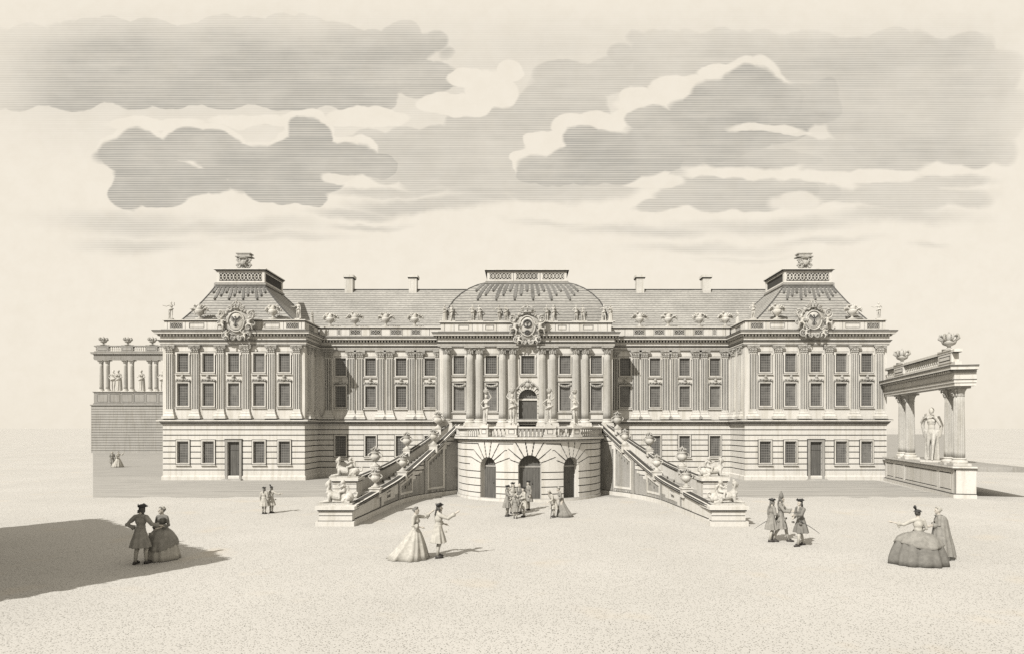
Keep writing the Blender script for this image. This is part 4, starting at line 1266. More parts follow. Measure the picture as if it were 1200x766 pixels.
def human_mb(al, ar, legs=((.1,0),(-.1,0)), yaw=0, tilt=0, fem=False, hands=True, knee=.5, nude=False):
    mb = MB()
    w = .88 if fem else 1.0
    mb.ball((0,0,.96), (.155,.11,.13), 14); mb.ball((0,-.0,1.12), (.128*w,.092,.16), 14); mb.ball((0,-.0,1.31), (.162*w,.105,.16), 14)
    if nude and not fem:
        for q in (-1,1): mb.ball((q*.075,-.085,1.34), (.075,.035,.055), 8)
    if fem:
        for q in (-1,1): mb.ball((q*.07,-.085,1.29), (.06,.05,.06), 8)
    for q in (-1,1): mb.ball((q*.165*w,0,1.425), (.065,.062,.06), 10)
    mb.tube([(-.17*w,0,1.43),(0,0,1.475),(.17*w,0,1.43)], [.055,.075,.055], 10)
    mb.limb([(0,.01,1.44),(0,-.012,1.58)], [.058,.05], 10)
    head_into(mb, (0,-.025,1.655), yaw, tilt)
    for a, q in ((al,1),(ar,-1)):
        e, wr = Vector(a[0]), Vector(a[1]); s = Vector((q*.185*w,0,1.425))
        mb.limb([s, (s+e)/2, e, (e+wr)/2, wr], [.056*w,.05*w,.04*w,.038*w,.026*w], 10)
        if hands: hand_into(mb, wr, wr-e, Vector((0,0,1)), 1.0, .4, q)
    for q, (fx, fy) in ((1,legs[0]),(-1,legs[1])):
        hip = Vector((q*.085,0,.92)); an = Vector((fx,fy,.085)); kn = (hip+an)/2+Vector((q*.01,-.045,.03))
        mb.limb([hip, (hip+kn)/2, kn, (kn*.62+an*.38)+Vector((0,.02,0)), an], [.092,.08,.058,.055,.036], 10)
        mb.limb([an+Vector((0,.03,-.04)), an+Vector((q*.015,-.08,-.045)), an+Vector((q*.025,-.15,-.055))], [.042,.04,.03], 8)
    return mb
def legs_geo(legs):
    out = []
    for q, (fx, fy) in ((1,legs[0]),(-1,legs[1])):
        hip = Vector((q*.085,0,.92)); an = Vector((fx,fy,.085)); kn = (hip+an)/2+Vector((q*.01,-.045,.03)); out.append((q,hip,kn,an))
    return out
class Q: pass
def person(label, loc, rz, H, kind, al, ar, legs=((.1,-.02),(-.1,.05)), yaw=0, tilt=0, coat='cloth_mid', hat='tricorn', skirt=None, hair='hair_grey', group=None, fine=True, sword=False, over=None, cloak=None, bow=0, train=0, name='person'):
    """H = stature; kind m / f. Local -y is forward."""
    t = thing(name, label, 'person', loc, rz, group, H/1.76)
    A = (ARMS[al] if isinstance(al, str) else al); B = (ARMS[ar] if isinstance(ar, str) else ar)
    fem = kind == 'f'; vx = .011 if fine else .016
    bend = Matrix.Translation((0,0,.95)) @ Matrix.Rotation(bow, 4, 'X') @ Matrix.Translation((0,0,-.95))
    def bendmesh(me, full=False):
        if bow:
            for v in me.vertices:
                k = sm(.75, 1.05, v.co.z); v.co = v.co.lerp(bend @ v.co, k)
        return me
    body = link('body', bendmesh(human_mb(A, B, legs, yaw, tilt, fem, True).remesh('body', 'skin', vx, 2)), t)
    hc = Vector((0,-.025,1.655)); R = Matrix.Rotation(yaw,3,'Z') @ Matrix.Rotation(tilt,3,'X')
    def HP(x,y,z): return hc + R @ Vector((x,y,z))
    if fine:
        for q in (-1,1):
            e = MB(); e.ball(HP(q*.03,-.087,.008), (.013,.008,.009), 8); me = bendmesh(e.mesh('eye', ['eye_dark'], True)); link('eye', me, body)
    h = MB()
    if fem:
        h.ball(HP(0,.022,.025), (.086,.092,.112), 14, 0, None, R); h.ball(HP(0,.1,.03), (.05,.045,.055), 10)
        for k in range(6): a = k*pi/5; h.ball(HP(.07*cos(a),-.035+.0*k,.09+.02*sin(a)), .028, 6)
    else:
        h.ball(HP(0,.03,.02), (.09,.085,.115), 14, 0, None, R)
        for q in (-1,1):
            for k in range(3): h.ball(HP(q*.085,.0,-.02-.035*k), (.024,.045,.022), 8)
        h.limb([HP(0,.1,-.06), HP(0,.13,-.18), HP(0,.13,-.3)], [.035,.026,.014], 8)
    link('hair', bendmesh(h.remesh('hair', hair, .012 if fine else .02, 1)), t)
    # coat or bodice with sleeves
    c = MB(); w = .88 if fem else 1.0
    c.ball((0,-.005,1.14), (.142*w,.108,.17), 14); c.ball((0,-.003,1.31), (.178*w,.122,.165), 14); c.tube([(-.19*w,0,1.432),(0,0,1.46),(.19*w,0,1.432)], [.066,.085,.066], 10)
    if fem:
        for q in (-1,1): c.ball((q*.066,-.085,1.29), (.068,.055,.065), 8)
    for a, q in ((A,1),(B,-1)):
        e, wr = Vector(a[0]), Vector(a[1]); s = Vector((q*.185*w,0,1.43)); f = .45 if fem else .72
        mid = e+(wr-e)*f
        c.limb([s, (s+e)/2, e, mid], [.074*w,.07*w,.062*w,.058*w if not fem else .06], 10)
        c.tube([e+(wr-e)*(f-.22), mid+(wr-e)*.05], [.064,.088 if not fem else .1], 10)
        if fem: c.limb([mid, mid+Vector((0,.02,-.13))], [.075,.03], 8)
    if not fem:
        folds = lambda a, k: 1 + (.10*sin(9*a+.6)+.05*sin(5*a)) * k
        c.lathe([(.155,1.1),(.17,1.0),(.215,.86),(.27,.7),(.315,.52)], (0,.02,0), 36, 0, None, 1.0, .82, folds)
        c.ball((0,.0,1.44), (.085,.085,.06), 10)
        for q in (-1,1): c.box(q*.2-.055, q*.2+.055, -.2, -.14, .86, .93)
    me = bendmesh(c.remesh('coat' if not fem else 'bodice', coat, vx, 2)); link(me.name.split('.')[0], me, t)
    if not fem:
        st = MB(); br = MB()
        for q, hip, kn, an in legs_geo(legs):
            br.limb([hip, (hip+kn)/2, kn-Vector((0,0,.03))], [.105,.092,.072], 10)
        link('breeches', bendmesh(br.remesh('breeches', 'cloth_grey', .014, 2)), t)
        for q, hip, kn, an in legs_geo(legs):
            st = MB(); st.limb([kn-Vector((0,0,.03)), (kn*.62+an*.38)+Vector((0,.02,0)), an], [.064,.06,.042], 10); link('stocking', st.mesh('stocking', ['cloth_light'], True), t)
            sh = MB(); sh.limb([an+Vector((0,.03,-.035)), an+Vector((q*.015,-.08,-.04)), an+Vector((q*.025,-.17,-.05))], [.052,.048,.036], 8)
            sh.box(an.x-.03, an.x+.03, an.y+.0, an.y+.07, 0, .05); sh.box(an.x+q*.0-.03, an.x+.03, an.y-.09, an.y-.05, .07, .115)
            link('shoe', sh.mesh('shoe', ['leather'], True), t)
        cr = MB(); cr.ball((0,-.085,1.47), (.045,.035,.07), 8); cr.ball((0,-.112,1.38), (.035,.022,.08), 8); link('cravat', bendmesh(cr.mesh('cravat', ['cloth_light'], True)), t)
    else:
        rx, ry, mat, tr = skirt
        folds = lambda a, k: 1 + (.055*sin(13*a+.5)+.035*sin(7*a+1.1)+.02*sin(23*a)) * min(1, k*1.6)
        s = MB()
        P = [(.125,1.10),(.15,1.06),(.42,.99),(.62,.86),(.78,.66),(.9,.4),(.97,.18),(1.0,.02)] if tr == 'hoop' else [(.17,1.10),(.2,1.04),(.36,.9),(.52,.7),(.7,.45),(.87,.2),(1.0,.01)]
        if tr == 'hoop':
            prof = [(.125/rx if i < 2 else r, z) for i, (r, z) in enumerate(P)]; prof = [(max(r, .13/rx), z) for r, z in prof]
        else: prof = [(max(r, .13/rx), z) for r, z in P]
        s.lathe([(r*rx, z) for r, z in prof], (0,.0,0), 72, 0, None, 1, ry/rx, folds)
        if train:
            for v in s.v: v.y += train*max(0, 1.05-v.z)**1.5*(1 if v.y > 0 else .25)
        link('skirt', s.mesh('skirt', [mat], True), t)
        if over:                                               # gathered overskirt, shorter than the skirt, with a draped hem
            o = MB(); sc, zlo, mat2 = over; vs = []; fs = []; n = 64; K = 12
            for k in range(K+1):
                tt = k/K
                for i in range(n):
                    a = 2*pi*i/n; drop = 1.09-(1.09-zlo-.16*(.5+.5*sin(a*2+1.0)))*tt
                    r = .13
                    for (r0,z0),(r1,z1) in zip(prof[:-1], prof[1:]):
                        if z1 <= drop <= z0: r = r0*rx+(r1-r0)*rx*(z0-drop)/(z0-z1)
                    r = r*sc + .025 + .05*sin(tt*pi)*abs(sin(a*3+tt*2)) ; f = 1+.04*sin(9*a+tt*3)+.03*sin(17*a)*tt
                    if k == K: r *= .95
                    vs.append((r*f*cos(a), r*f*sin(a)*ry/rx+train*max(0,1.05-drop)**1.5*(1 if sin(a) > 0 else .25), drop))
            for k in range(K):
                for i in range(n): j = (i+1) % n; fs.append((k*n+i, k*n+j, (k+1)*n+j, (k+1)*n+i))
            o.add(vs, fs); link('overskirt', o.mesh('overskirt', [mat2], True), t)
    if cloak:
        o = MB(); vs = []; n = 44; prof = [(.085,1.50),(.19,1.445),(.255,1.33),(.29,1.1),(.35,.8),(.44,.45),(.5,.1)]   # open in front
        for k, (r, z) in enumerate(prof):
            for i in range(n+1):
                a = radians(-90+38+(360-76)*i/n); f = 1+(.09*sin(10*a)+.05*sin(4*a+1))*k/6
                vs.append((r*f*cos(a), .05+r*f*.85*sin(a), z+.03*sin(3*a)*(k == 6)))
        o.add(vs, [(k*(n+1)+i, k*(n+1)+i+1, (k+1)*(n+1)+i+1, (k+1)*(n+1)+i) for k in range(len(prof)-1) for i in range(n)])
        o.tube([(-.09,-.02,1.5),(0,-.1,1.48),(.09,-.02,1.5)], .03, 6)
        link('cloak', bendmesh(o.mesh('cloak', [cloak], True)), t)
    # headgear
    if hat:
        o = MB(); top = HP(0,.01,.075)
        if hat == 'tricorn':
            o.lathe([(.1,-.02),(.104,.03),(.09,.075),(.05,.095)], (0,0,0), 16)
            n = 36; vs = []
            for k, (r, hz) in enumerate(((.09,0),(.13,.0),(.158,1))):
                for i in range(n):
                    a = 2*pi*i/n; lob = .5-.5*cos(3*(a+pi/2)); rr = r*(1+.12*cos(3*(a+pi/2))*(k/2)) - (.035*lob if k == 2 else 0); vs.append((rr*cos(a), rr*sin(a), .01+hz*(.02+.075*lob)))
            o.add(vs, [(k*n+i, k*n+(i+1)%n, (k+1)*n+(i+1)%n, (k+1)*n+i) for k in range(2) for i in range(n)])
            for k in range(n): 
                p = vs[2*n+k]; o.ball(p, .012, 5)
        elif hat == 'mitre':
            o.lathe([(.1,-.03),(.108,.03),(.095,.1),(.06,.17),(.02,.215)], (0,0,0), 16, 0, None, 1, .8); o.ball((0,0,.22), .028, 6)
        elif hat == 'cap':
            o.ball((0,.015,.0), (.088,.09,.07), 12)
            for k in range(14): a = 2*pi*k/14; o.ball((.09*cos(a),.015+.09*sin(a),-.02), (.026,.026,.018), 6)
        elif hat == 'plume':
            o.ball((0,.01,.01), (.095,.1,.06), 12); o.tube([(.05,0,.05),(.08,.03,.13),(.05,.1,.17),(0,.16,.14)], [.03,.045,.04,.015], 8); o.lathe([(.1,-.015),(.135,-.005),(.1,.01)], (0,0,0), 16)
        k_ = .88 if hat == 'tricorn' else 1
        for i, v in enumerate(o.v): o.v[i] = top + R @ (v*k_ if v.z > -.1 else v)
        link('hat' if hat != 'cap' else 'cap', bendmesh(o.mesh('hat', ['felt_black' if hat in ('tricorn','plume') else ('cloth_mid' if hat == 'mitre' else 'powdered')], True)), t)
    if sword:
        o = MB(); o.limb([(.2,-.08,.95),(.26,.3,.72),(.3,.62,.5)], [.014,.013,.006], 6); link('scabbard', o.mesh('scabbard', ['iron'], True), t)
        o = MB(); o.limb([(.2,-.08,.95),(.19,-.2,1.02)], [.015,.018], 6); o.ball((.2,-.1,.965), (.04,.02,.05), 8); link('hilt', o.mesh('hilt', ['iron'], True), t)
    return t
def at(px, py): Y = GY(py); return (PX(px, Y), Y, 0)
D = radians
# foreground, left
person('man in a grey frock coat, hand on hip, giving his arm to a lady', at(165,660.5), D(170), 1.74, 'm', 'hip_l', ((-.36,-.02,1.22),(-.44,-.24,1.15)), ((.14,.06),(-.12,-.08)), D(70), D(-8), 'cloth_grey', 'tricorn', None, 'hair_dark')
person('lady in a grey gathered overskirt on the arm of a hatted man', at(190,655), D(-10), 1.62, 'f', 'waist_l', 'down_r', yaw=D(-25), coat='cloth_mid', hat='cap', skirt=(.48,.50,'cloth_light','hoop'), over=(1.06,.34,'cloth_grey'), train=.1)
# foreground, middle
person('lady in a long pale trailing gown beside a gentleman pointing up', at(487,654), D(75), 1.60, 'f', 'up_l', 'waist_r', yaw=D(10), coat='cloth_light', hat=None, skirt=(.62,.54,'cloth_light','bell'), hair='hair_grey', train=.42)
person('gentleman in a pale flared coat, stretching out his arm to the palace', at(514,653), D(120), 1.66, 'm', 'waist_l', ((-.34,-.2,1.34),(-.42,-.46,1.52)), ((.12,-.03),(-.09,.08)), D(-20), 0, 'cloth_light', 'tricorn', None, 'hair_dark')
# right group of three gentlemen
person('gentleman in a tall pointed cap, gesturing to a man with a black hat', at(915,634), D(60), 1.62, 'm', 'fwd_l', 'fwd_r', ((.14,-.26),(-.12,.24)), D(10), 0, 'cloth_grey', 'mitre', None, 'hair_grey')
person('gentleman in a long coat with a sword, behind the one in the pointed cap', at(904.5,634), D(95), 1.50, 'm', 'down_l', 'waist_r', ((.12,-.1),(-.1,.14)), D(5), 0, 'cloth_grey', 'tricorn', None, 'hair_grey', sword=True)
person('gentleman in a black hat facing left, sword showing behind his coat', at(938,639), D(-75), 1.58, 'm', 'fwd_l', 'waist_r', ((.1,-.2),(-.1,.22)), 0, 0, 'cloth_mid', 'tricorn', None, 'hair_dark', sword=True)
# right foreground ladies
person('lady in a very wide dark hooped skirt, stretching out her arm to the left', at(1076,660), D(172), 1.60, 'f', ((.40,-.1,1.27),(.70,-.2,1.33)), 'waist_r', yaw=D(-40), coat='cloth_light', hat='plume', skirt=(.88,.66,'cloth_mid','hoop'), over=(1.03,.56,'cloth_grey'), hair='hair_dark')
person('lady in a long grey cloak, standing behind the wide hooped skirt', at(1100,653), D(-115), 1.58, 'f', 'waist_l', 'waist_r', yaw=D(10), coat='cloth_grey', hat=None, skirt=(.50,.46,'cloth_mid','bell'), hair='powdered', cloak='cloth_grey')
# group before the middle arch
G1 = 'small group talking before the middle arch'
for px, py, rz, H, kd, kw in ((594.5,604.5,D(80),1.40,'m',dict(label='man in a grey coat, leftmost of the group before the middle arch', al='down_l', ar='fwd_r', coat='cloth_grey', hat='tricorn')),
                             (601,601,D(20),1.44,'m',dict(label='man in a pale coat, second from the left in the group before the middle arch', al='waist_l', ar='hip_r', coat='cloth_light', hat='tricorn')),
                             (604,607,D(170),1.05,'m',dict(label='small boy with his back turned, in front of the group before the middle arch', al='down_l', ar='down_r', coat='cloth_grey', hat=None)),
                             (609,601,D(-30),1.42,'m',dict(label='man in a dark coat in the middle of the group before the middle arch', al='down_l', ar='waist_r', coat='cloth_mid', hat=None)),
                             (614,605,D(-75),1.34,'m',dict(label='man facing left on the right of the group before the middle arch', al='waist_l', ar='fwd_r', coat='cloth_light', hat='tricorn')),
                             (619.5,597,D(-60),1.42,'m',dict(label='man in a long coat just behind the group, closest to the middle arch', al='down_l', ar='hip_r', coat='cloth_grey', hat='tricorn'))):
    person(kw['label'], at(px,py), rz, H, kd, kw['al'], kw['ar'], coat=kw['coat'], hat=kw['hat'], group=G1, fine=False)
# stooping pair right of the middle arch
person('stooping man with a stick, beside a leaning woman in a plain gown', at(649,605.5), D(-60), 1.30, 'm', 'fwd_l', 'down_r', coat='cloth_light', hat='cap', fine=False, bow=D(28))
person('leaning woman in a plain narrow gown, beside the stooping man', at(658,605), D(-80), 1.38, 'f', 'waist_l', 'down_r', coat='cloth_grey', hat='cap', skirt=(.36,.36,'cloth_grey','bell'), fine=False, bow=D(14), train=.35)
o = MB(); p = at(645.2,607); o.limb([(0,0,0),(.05,0,.4),(.02,0,.72)], [.014,.016,.02], 6); s = o.build('walking_stick', ['leather'], None, True, p); tag(s, 'thin walking stick in the hand of the stooping man', 'stick')
# left middle pair, far couple
person('man in a pale jacket, left one of the small pair before the left wing', at(309.5,601.5), D(175), 1.24, 'm', 'down_l', 'down_r', coat='cloth_light', hat='tricorn', fine=False)
person('man in a plumed hat pointing right, in the small pair before the left wing', at(318,600.5), D(165), 1.26, 'm', 'down_l', 'side_r', coat='cloth_light', hat='plume', fine=False)
person('far-off man in a grey coat on the lawn beside the left colonnade', at(131.5,547), D(30), 1.62, 'm', 'down_l', 'waist_r', coat='cloth_grey', hat=None, fine=False)
person('far-off lady in a wide pale gown on the lawn, her arm held out', at(138.5,547), D(60), 1.62, 'f', 'up_l', 'waist_r', coat='cloth_light', hat='cap', skirt=(.62,.55,'cloth_light','bell'), fine=False, train=.2)

# ================================================================== SCULPTURE
def drape_into(mb, q=1, full=False, belt=True):
    """cloth wound round the hips and falling to the ground behind one leg"""
    for k in range(7):
        a = k/6; mb.limb([(q*(.2-.1*a), .02+.1*a, 1.0), (q*(.2-.12*a), .09+.06*a, .6), (q*(.22-.13*a), .1+.04*a, .06)], [.05,.055,.06], 8)
    if belt: mb.tube([(-.2,-.05,.9),(-.1,-.13,.97),(.1,-.12,1.04),(.2,-.02,1.06),(.12,.12,1.02),(-.12,.12,.95),(-.2,-.05,.9)], [.06]*7, 8)
    if full:
        mb.lathe([(.17,1.02),(.2,.8),(.21,.5),(.25,.1),(.26,.02)], (0,.02,0), 32, 0, None, 1, .8, lambda a, k: 1+.12*sin(8*a+k*2))
STM = {}
def statue_mesh(kind):
    if kind in STM: return STM[kind]
    v = .02
    if kind == 'lean':
        m = human_mb(ARMS['chest_l'], ARMS['hip_r'], ((.07,-.08),(-.1,.08)), D(25), D(8), False, True, nude=True); drape_into(m, 1); m.ball((0,.0,1.7), (.09,.1,.1), 10)
    elif kind == 'raise':
        m = human_mb(ARMS['down_l'], ARMS['side_r'], ((.1,.05),(-.06,-.1)), D(-30), 0, False, True, nude=True); drape_into(m, 1); m.ball((0,.0,1.7), (.09,.1,.1), 10)
    elif kind == 'flute':
        m = human_mb(((.3,-.05,1.2),(.12,-.2,1.5)), ((-.36,-.06,1.3),(-.2,-.2,1.52)), ((.04,-.12),(-.12,.06)), D(20), D(10), False, True, nude=True); drape_into(m, 1, False, False); drape_into(m, -1, False, False); m.tube([(.24,-.02,1.5),(.34,.05,1.2),(.26,.1,.8)], [.05,.07,.06], 8); m.tube([(-.24,-.02,1.42),(-.32,.05,1.2),(-.24,.1,.8)], [.05,.07,.06], 8); m.ball((0,.0,1.7), (.1,.105,.1), 10)
        m.tube([(.1,-.22,1.54),(-.28,-.2,1.5)], .02, 6)
    elif kind == 'herm':
        m = human_mb(ARMS['high_l'], ARMS['hip_r'], ((.05,-.1),(-.08,.06)), D(-20), 0, True, True); drape_into(m, -1); m.ball((0,.0,1.7), (.1,.11,.1), 10)
    elif kind == 'herm2':
        m = human_mb(ARMS['chest_l'], ARMS['high_r'], ((.08,.06),(-.05,-.1)), D(20), 0, True, True); drape_into(m, 1); m.ball((0,.0,1.7), (.1,.11,.1), 10)
    elif kind == 'robed':
        m = human_mb(ARMS['waist_l'], ARMS['chest_r'], ((.08,-.02),(-.08,.02)), D(-20), D(5), True, True); drape_into(m, 1, True); m.ball((0,.0,1.7), (.1,.11,.1), 10)
    elif kind == 'dance':
        m = human_mb(ARMS['up_l'], ARMS['side_r'], ((.1,-.28),(-.06,.02)), D(40), 0, False, True, nude=True); drape_into(m, -1); m.ball((0,.0,1.7), (.1,.11,.1), 10)
    elif kind == 'point':
        m = human_mb(ARMS['hip_l'], ARMS['side_r'], ((.08,.0),(-.1,.0)), D(-50), 0, False, True, nude=True); drape_into(m, 1); m.ball((0,.0,1.7), (.1,.11,.1), 10)
    STM[kind] = m.remesh('statue_'+kind, 'statue_stone', v, 2); STM[kind].name = 'figure'
    return STM[kind]
def statue(label, loc, sc, kind, rz=0, group=None, base=.14, bw=.3, cat='statue', name='statue'):
    t = thing(name, label, cat, loc, rz, group, sc)
    b = MB(); b.frustum(-bw,bw,-bw*.8,bw*.8,0,-bw*.92,bw*.92,-bw*.74,bw*.74,base); b.build('base', ['statue_stone'], t)
    o = link('figure', statue_mesh(kind), t, (0,0,base-.02))
    if kind == 'flute': o.scale = (.84, .88, 1.02)
    return t
# four basket bearers on the terrace balustrade
for k, (dg_, kind, lab) in enumerate(((-35,'herm','leftmost'), (-13,'herm2','second from left'), (14.5,'herm','third from left'), (36.5,'herm2','rightmost'))):
    a = radians(dg_); rr = TR-.12
    t = statue('stone figure with a basket on its head, %s of four on the balustrade' % lab, (XM+rr*sin(a), TY-rr*cos(a), 4.22), .93, kind, a*.6, 'basket bearers on the terrace balustrade', .1, .22)
    b = MB(); b.lathe([(.07,1.82),(.1,1.86),(.17,2.0),(.16,2.02)], (0,-.02,.08), 14)
    for i in range(8): c = i*pi/4; b.ball((.1*cos(c),-.02+.1*sin(c),2.13), .065, 6)
    b.ball((0,-.02,2.17), .09, 8); b.tube([(0,-.02,2.2),(.02,-.02,2.34)], [.05,.015], 6)
    b.build('basket', ['carved_stone'], t, True)
# pairs of figures on the centre attic
GP = 'pairs of figures on the centre parapet'
pairs_lab = ['at the left corner', 'second from the left', 'just left of the coat of arms', 'just right of the coat of arms', 'second from the right', 'at the right corner']
for (px, k1, k2), lab in zip(((525,'robed','dance'),(557.5,'lean','point'),(588.5,'raise','lean'),(644.5,'lean','dance'),(679,'lean','raise'),(711.5,'dance','robed')), pairs_lab):
    Y = YC+.32; t = thing('statue_group', 'pair of small stone figures on the centre parapet, %s' % lab, 'statue', (PX(px,Y),Y,12.54), 0, GP)
    b = MB(); b.box(-.62,.62,-.24,.24,0,.09); b.build('base', ['statue_stone'], t)
    for q, kd, ra in ((-.27,k1,.25),(.27,k2,-.3)):
        o = link('figure', statue_mesh(kd), t, (q,0,.08), ra); o.scale = (.72,)*3
# wing attic figures
Yw = YW+.32
statue('stone putto stretching out its arm at the outer corner of the left wing parapet', (PX(200.5,Yw),Yw,12.54), .74, 'dance', .5)
statue('stone figure at the inner corner of the left wing parapet', (PX(349.5,Yw),Yw,12.54), .74, 'raise', -.2)
statue('stone figure at the inner corner of the right wing parapet', (PX(882.5,Yw),Yw,12.54), .72, 'lean', .2)
statue('stone figure pointing left at the outer corner of the right wing parapet', (PX(1029.5,Yw),Yw,12.54), .72, 'point', -.2)
statue('small stone figure on the return parapet between the left wing and the recessed front', (XL1-.25,YW+2.4,12.54), .6, 'robed', 1.0)
statue('small stone figure on the return parapet between the right wing and the recessed front', (XR0+.25,YW+2.4,12.54), .6, 'robed', -1.0)
# trophies and flaming vases along the parapets
def trophy_mesh(seed):
    rnd = random.Random(seed); b = MB()
    b.box(-.22,.22,-.18,.18,0,.1); b.lathe([(.14,.1),(.07,.2),(.09,.26),(.24,.4),(.3,.56),(.24,.66)], (0,0,0), 12)
    for k in range(11):
        a = -1.35+2.7*k/10; L = .42+.16*rnd.random()
        b.tube([(.12*sin(a),0,.55),(.12*sin(a)+L*.6*sin(a),rnd.uniform(-.12,.12),.55+L*.62*cos(a)+.05),(.12*sin(a)+L*sin(a*1.15),rnd.uniform(-.15,.15),.52+L*cos(a*1.15))], [.05,.055,.015], 6)
        b.ball((.12*sin(a)+L*.8*sin(a),rnd.uniform(-.15,.05),.56+L*.8*cos(a)), .075, 6)
    b.ball((0,-.05,.72), (.2,.18,.22), 8)
    for q in (-1,1): b.tube([(q*(.26+.14*sin(k*pi/7)),0,.36+.24*k/7) for k in range(8)], .035, 6)
    return b.mesh('flaming_vase', ['statue_stone'], True)
TM = [trophy_mesh(s) for s in (1,2,3)]
Yr = YR+.32
tr_list = []
for px, lab in ((387,'left range, nearest the left wing'),(416,'left range, second from the left wing'),(452,'left range, third from the left wing'),(486,'left range, nearest the centre pavilion'),
                (749.5,'right range, nearest the centre pavilion'),(783,'right range, third from the right wing'),(819.5,'right range, second from the right wing'),(850,'right range, nearest the right wing')):
    tr_list.append((px, Yr, 'stone vase of carved flames on the '+lab, 1.0))
for px, lab in ((234,'left wing, left of its eagle shield'),(320,'left wing, right of its eagle shield'),(910.5,'right wing, left of its eagle shield'),(998.5,'right wing, right of its eagle shield')):
    tr_list.append((px, Yw, 'stone vase of carved flames on the '+lab, 1.0))
for k, (px, Y, lab, sc) in enumerate(tr_list):
    o = link('flaming_vase', TM[k % 3], None, (PX(px,Y),Y,12.54)); o.scale = (sc,)*3; tag(o, lab, 'vase', 'vases along the palace parapets'); o.scale = (1.18,)*3
# colonnade statues
statue('tall nude statue with a falling cloak, playing a pipe between the right colonnade columns', rloc(40.3, .5)+Vector((0,0,1.86)), 1.9, 'flute', -.75, None, .06, .3)
for px, kind, lab in ((130.5,'lean','left figure of the close pair between the distant left columns'),(136.5,'robed','right figure of the close pair between the distant left columns'),(163.5,'robed','single robed statue in the middle bay of the distant left colonnade'),(188.5,'lean','statue in the bay of the left colonnade that touches the palace wing')):
    statue('stone '+lab, (PX(px,LY), LY+.5, 7.85+2.16), 1.95, kind, .3, 'statues in the distant left colonnade', .06, .26)
# sphinxes with riding children
def sphinx_proto():
    m = MB()
    m.limb([(.5,0,.24),(.2,0,.27),(-.1,0,.30),(-.3,0,.38)], [.19,.185,.19,.17], 12); m.ball((.52,0,.25), (.2,.2,.22), 12)
    for q in (-1,1):
        m.limb([(.5,q*.14,.22),(.3,q*.2,.12),(.55,q*.2,.05)], [.15,.1,.05], 8); m.limb([(.55,q*.2,.05),(.3,q*.21,.045)], [.055,.05], 8)
        m.limb([(-.3,q*.13,.32),(-.34,q*.15,.1),(-.62,q*.15,.06)], [.1,.075,.055], 8); m.ball((-.68,q*.15,.055), (.08,.06,.05), 8)
        m.ball((-.42,q*.075,.46), (.075,.07,.075), 8)
    m.limb([(-.3,0,.38),(-.37,0,.56)], [.17,.12], 10); m.limb([(-.37,0,.58),(-.385,0,.72)], [.07,.06], 8)
    head_into(m, (-.41,0,.82), -pi/2, 0, 1.15)
    m.ball((-.37,0,.87), (.11,.1,.11), 10); m.ball((-.33,0,.98), (.07,.06,.06), 8)
    for q in (-1,1): m.limb([(-.36,q*.09,.85),(-.33,q*.1,.7),(-.36,q*.1,.58)], [.05,.045,.03], 8)
    m.tube([(.68,0,.25),(.82,.06,.3),(.84,.1,.44),(.74,.1,.5),(.7,.08,.44)], [.05,.04,.035,.03,.045], 8)
    return m.remesh('body', 'statue_stone', .016, 2)
def rider_proto():
    m = MB()
    m.ball((0,0,.14), (.12,.12,.15), 10); m.ball((-.02,0,.28), (.105,.11,.12), 10); head_into(m, (-.05,0,.47), -pi/2, 0, .95)
    m.ball((-.03,0,.5), (.09,.095,.1), 10)
    for q in (-1,1):
        m.limb([(-.02,q*.11,.33),(-.13,q*.15,.27),(-.27,q*.12,.36)], [.05,.042,.032], 8); m.ball((-.3,q*.12,.375), .035, 6)
        m.limb([(0,q*.07,.1),(-.16,q*.2,.06),(-.12,q*.22,-.17)], [.08,.065,.04], 8); m.ball((-.15,q*.225,-.19), (.06,.035,.03), 6)
    m.limb([(.05,.05,.38),(.16,.06,.3),(.2,.04,.12)], [.05,.06,.03], 8)
    return m.remesh('rider', 'statue_stone', .014, 2)
SB, SR = sphinx_proto(), rider_proto()
for (nm, sg), lab in {('near',-1):'front sphinx of the left flight, facing left with a child riding on its back', ('far',-1):'rear sphinx of the left flight, on the taller block behind',
                      ('near',1):'front sphinx of the right flight, facing right with a child riding on its back', ('far',1):'rear sphinx of the right flight, on the taller block behind'}.items():
    cx, y, h = SP['ped', nm, sg]
    t = thing('sphinx', 'stone '+lab, 'sphinx', (cx+sg*.1, y, h+.06), 0 if sg < 0 else pi, 'sphinxes at the foot of the stairs', .98 if nm == 'near' else 1.08)
    b = MB(); b.box(-.78,.72,-.32,.32,-.07,.02); b.build('base', ['statue_stone'], t)
    link('body', SB, t); link('rider', SR, t, (.28,0,.42))

# ================================================================== SKY, SUN, CAMERA
AZ, EL = radians(36), radians(41)              # sun stands to the left, behind the viewer
world = bpy.data.worlds.new('World'); scene.world = world; world.use_nodes = True
nt = world.node_tree; nt.nodes.clear()
out = N(nt, 'ShaderNodeOutputWorld'); bg = N(nt, 'ShaderNodeBackground'); nt.links.new(bg.outputs[0], out.inputs[0])
sky = N(nt, 'ShaderNodeTexSky'); sky.sky_type = 'NISHITA'; sky.sun_disc = False; sky.sun_elevation = EL
# sun direction (towards the sun) = (-sin AZ, -cos AZ); nishita rotation is measured from +Y clockwise seen from above
sky.sun_rotation = pi + AZ; sky.dust_density = 2.5
tc = N(nt, 'ShaderNodeTexCoord'); sp = N(nt, 'ShaderNodeSeparateXYZ'); nt.links.new(tc.outputs['Generated'], sp.inputs[0])
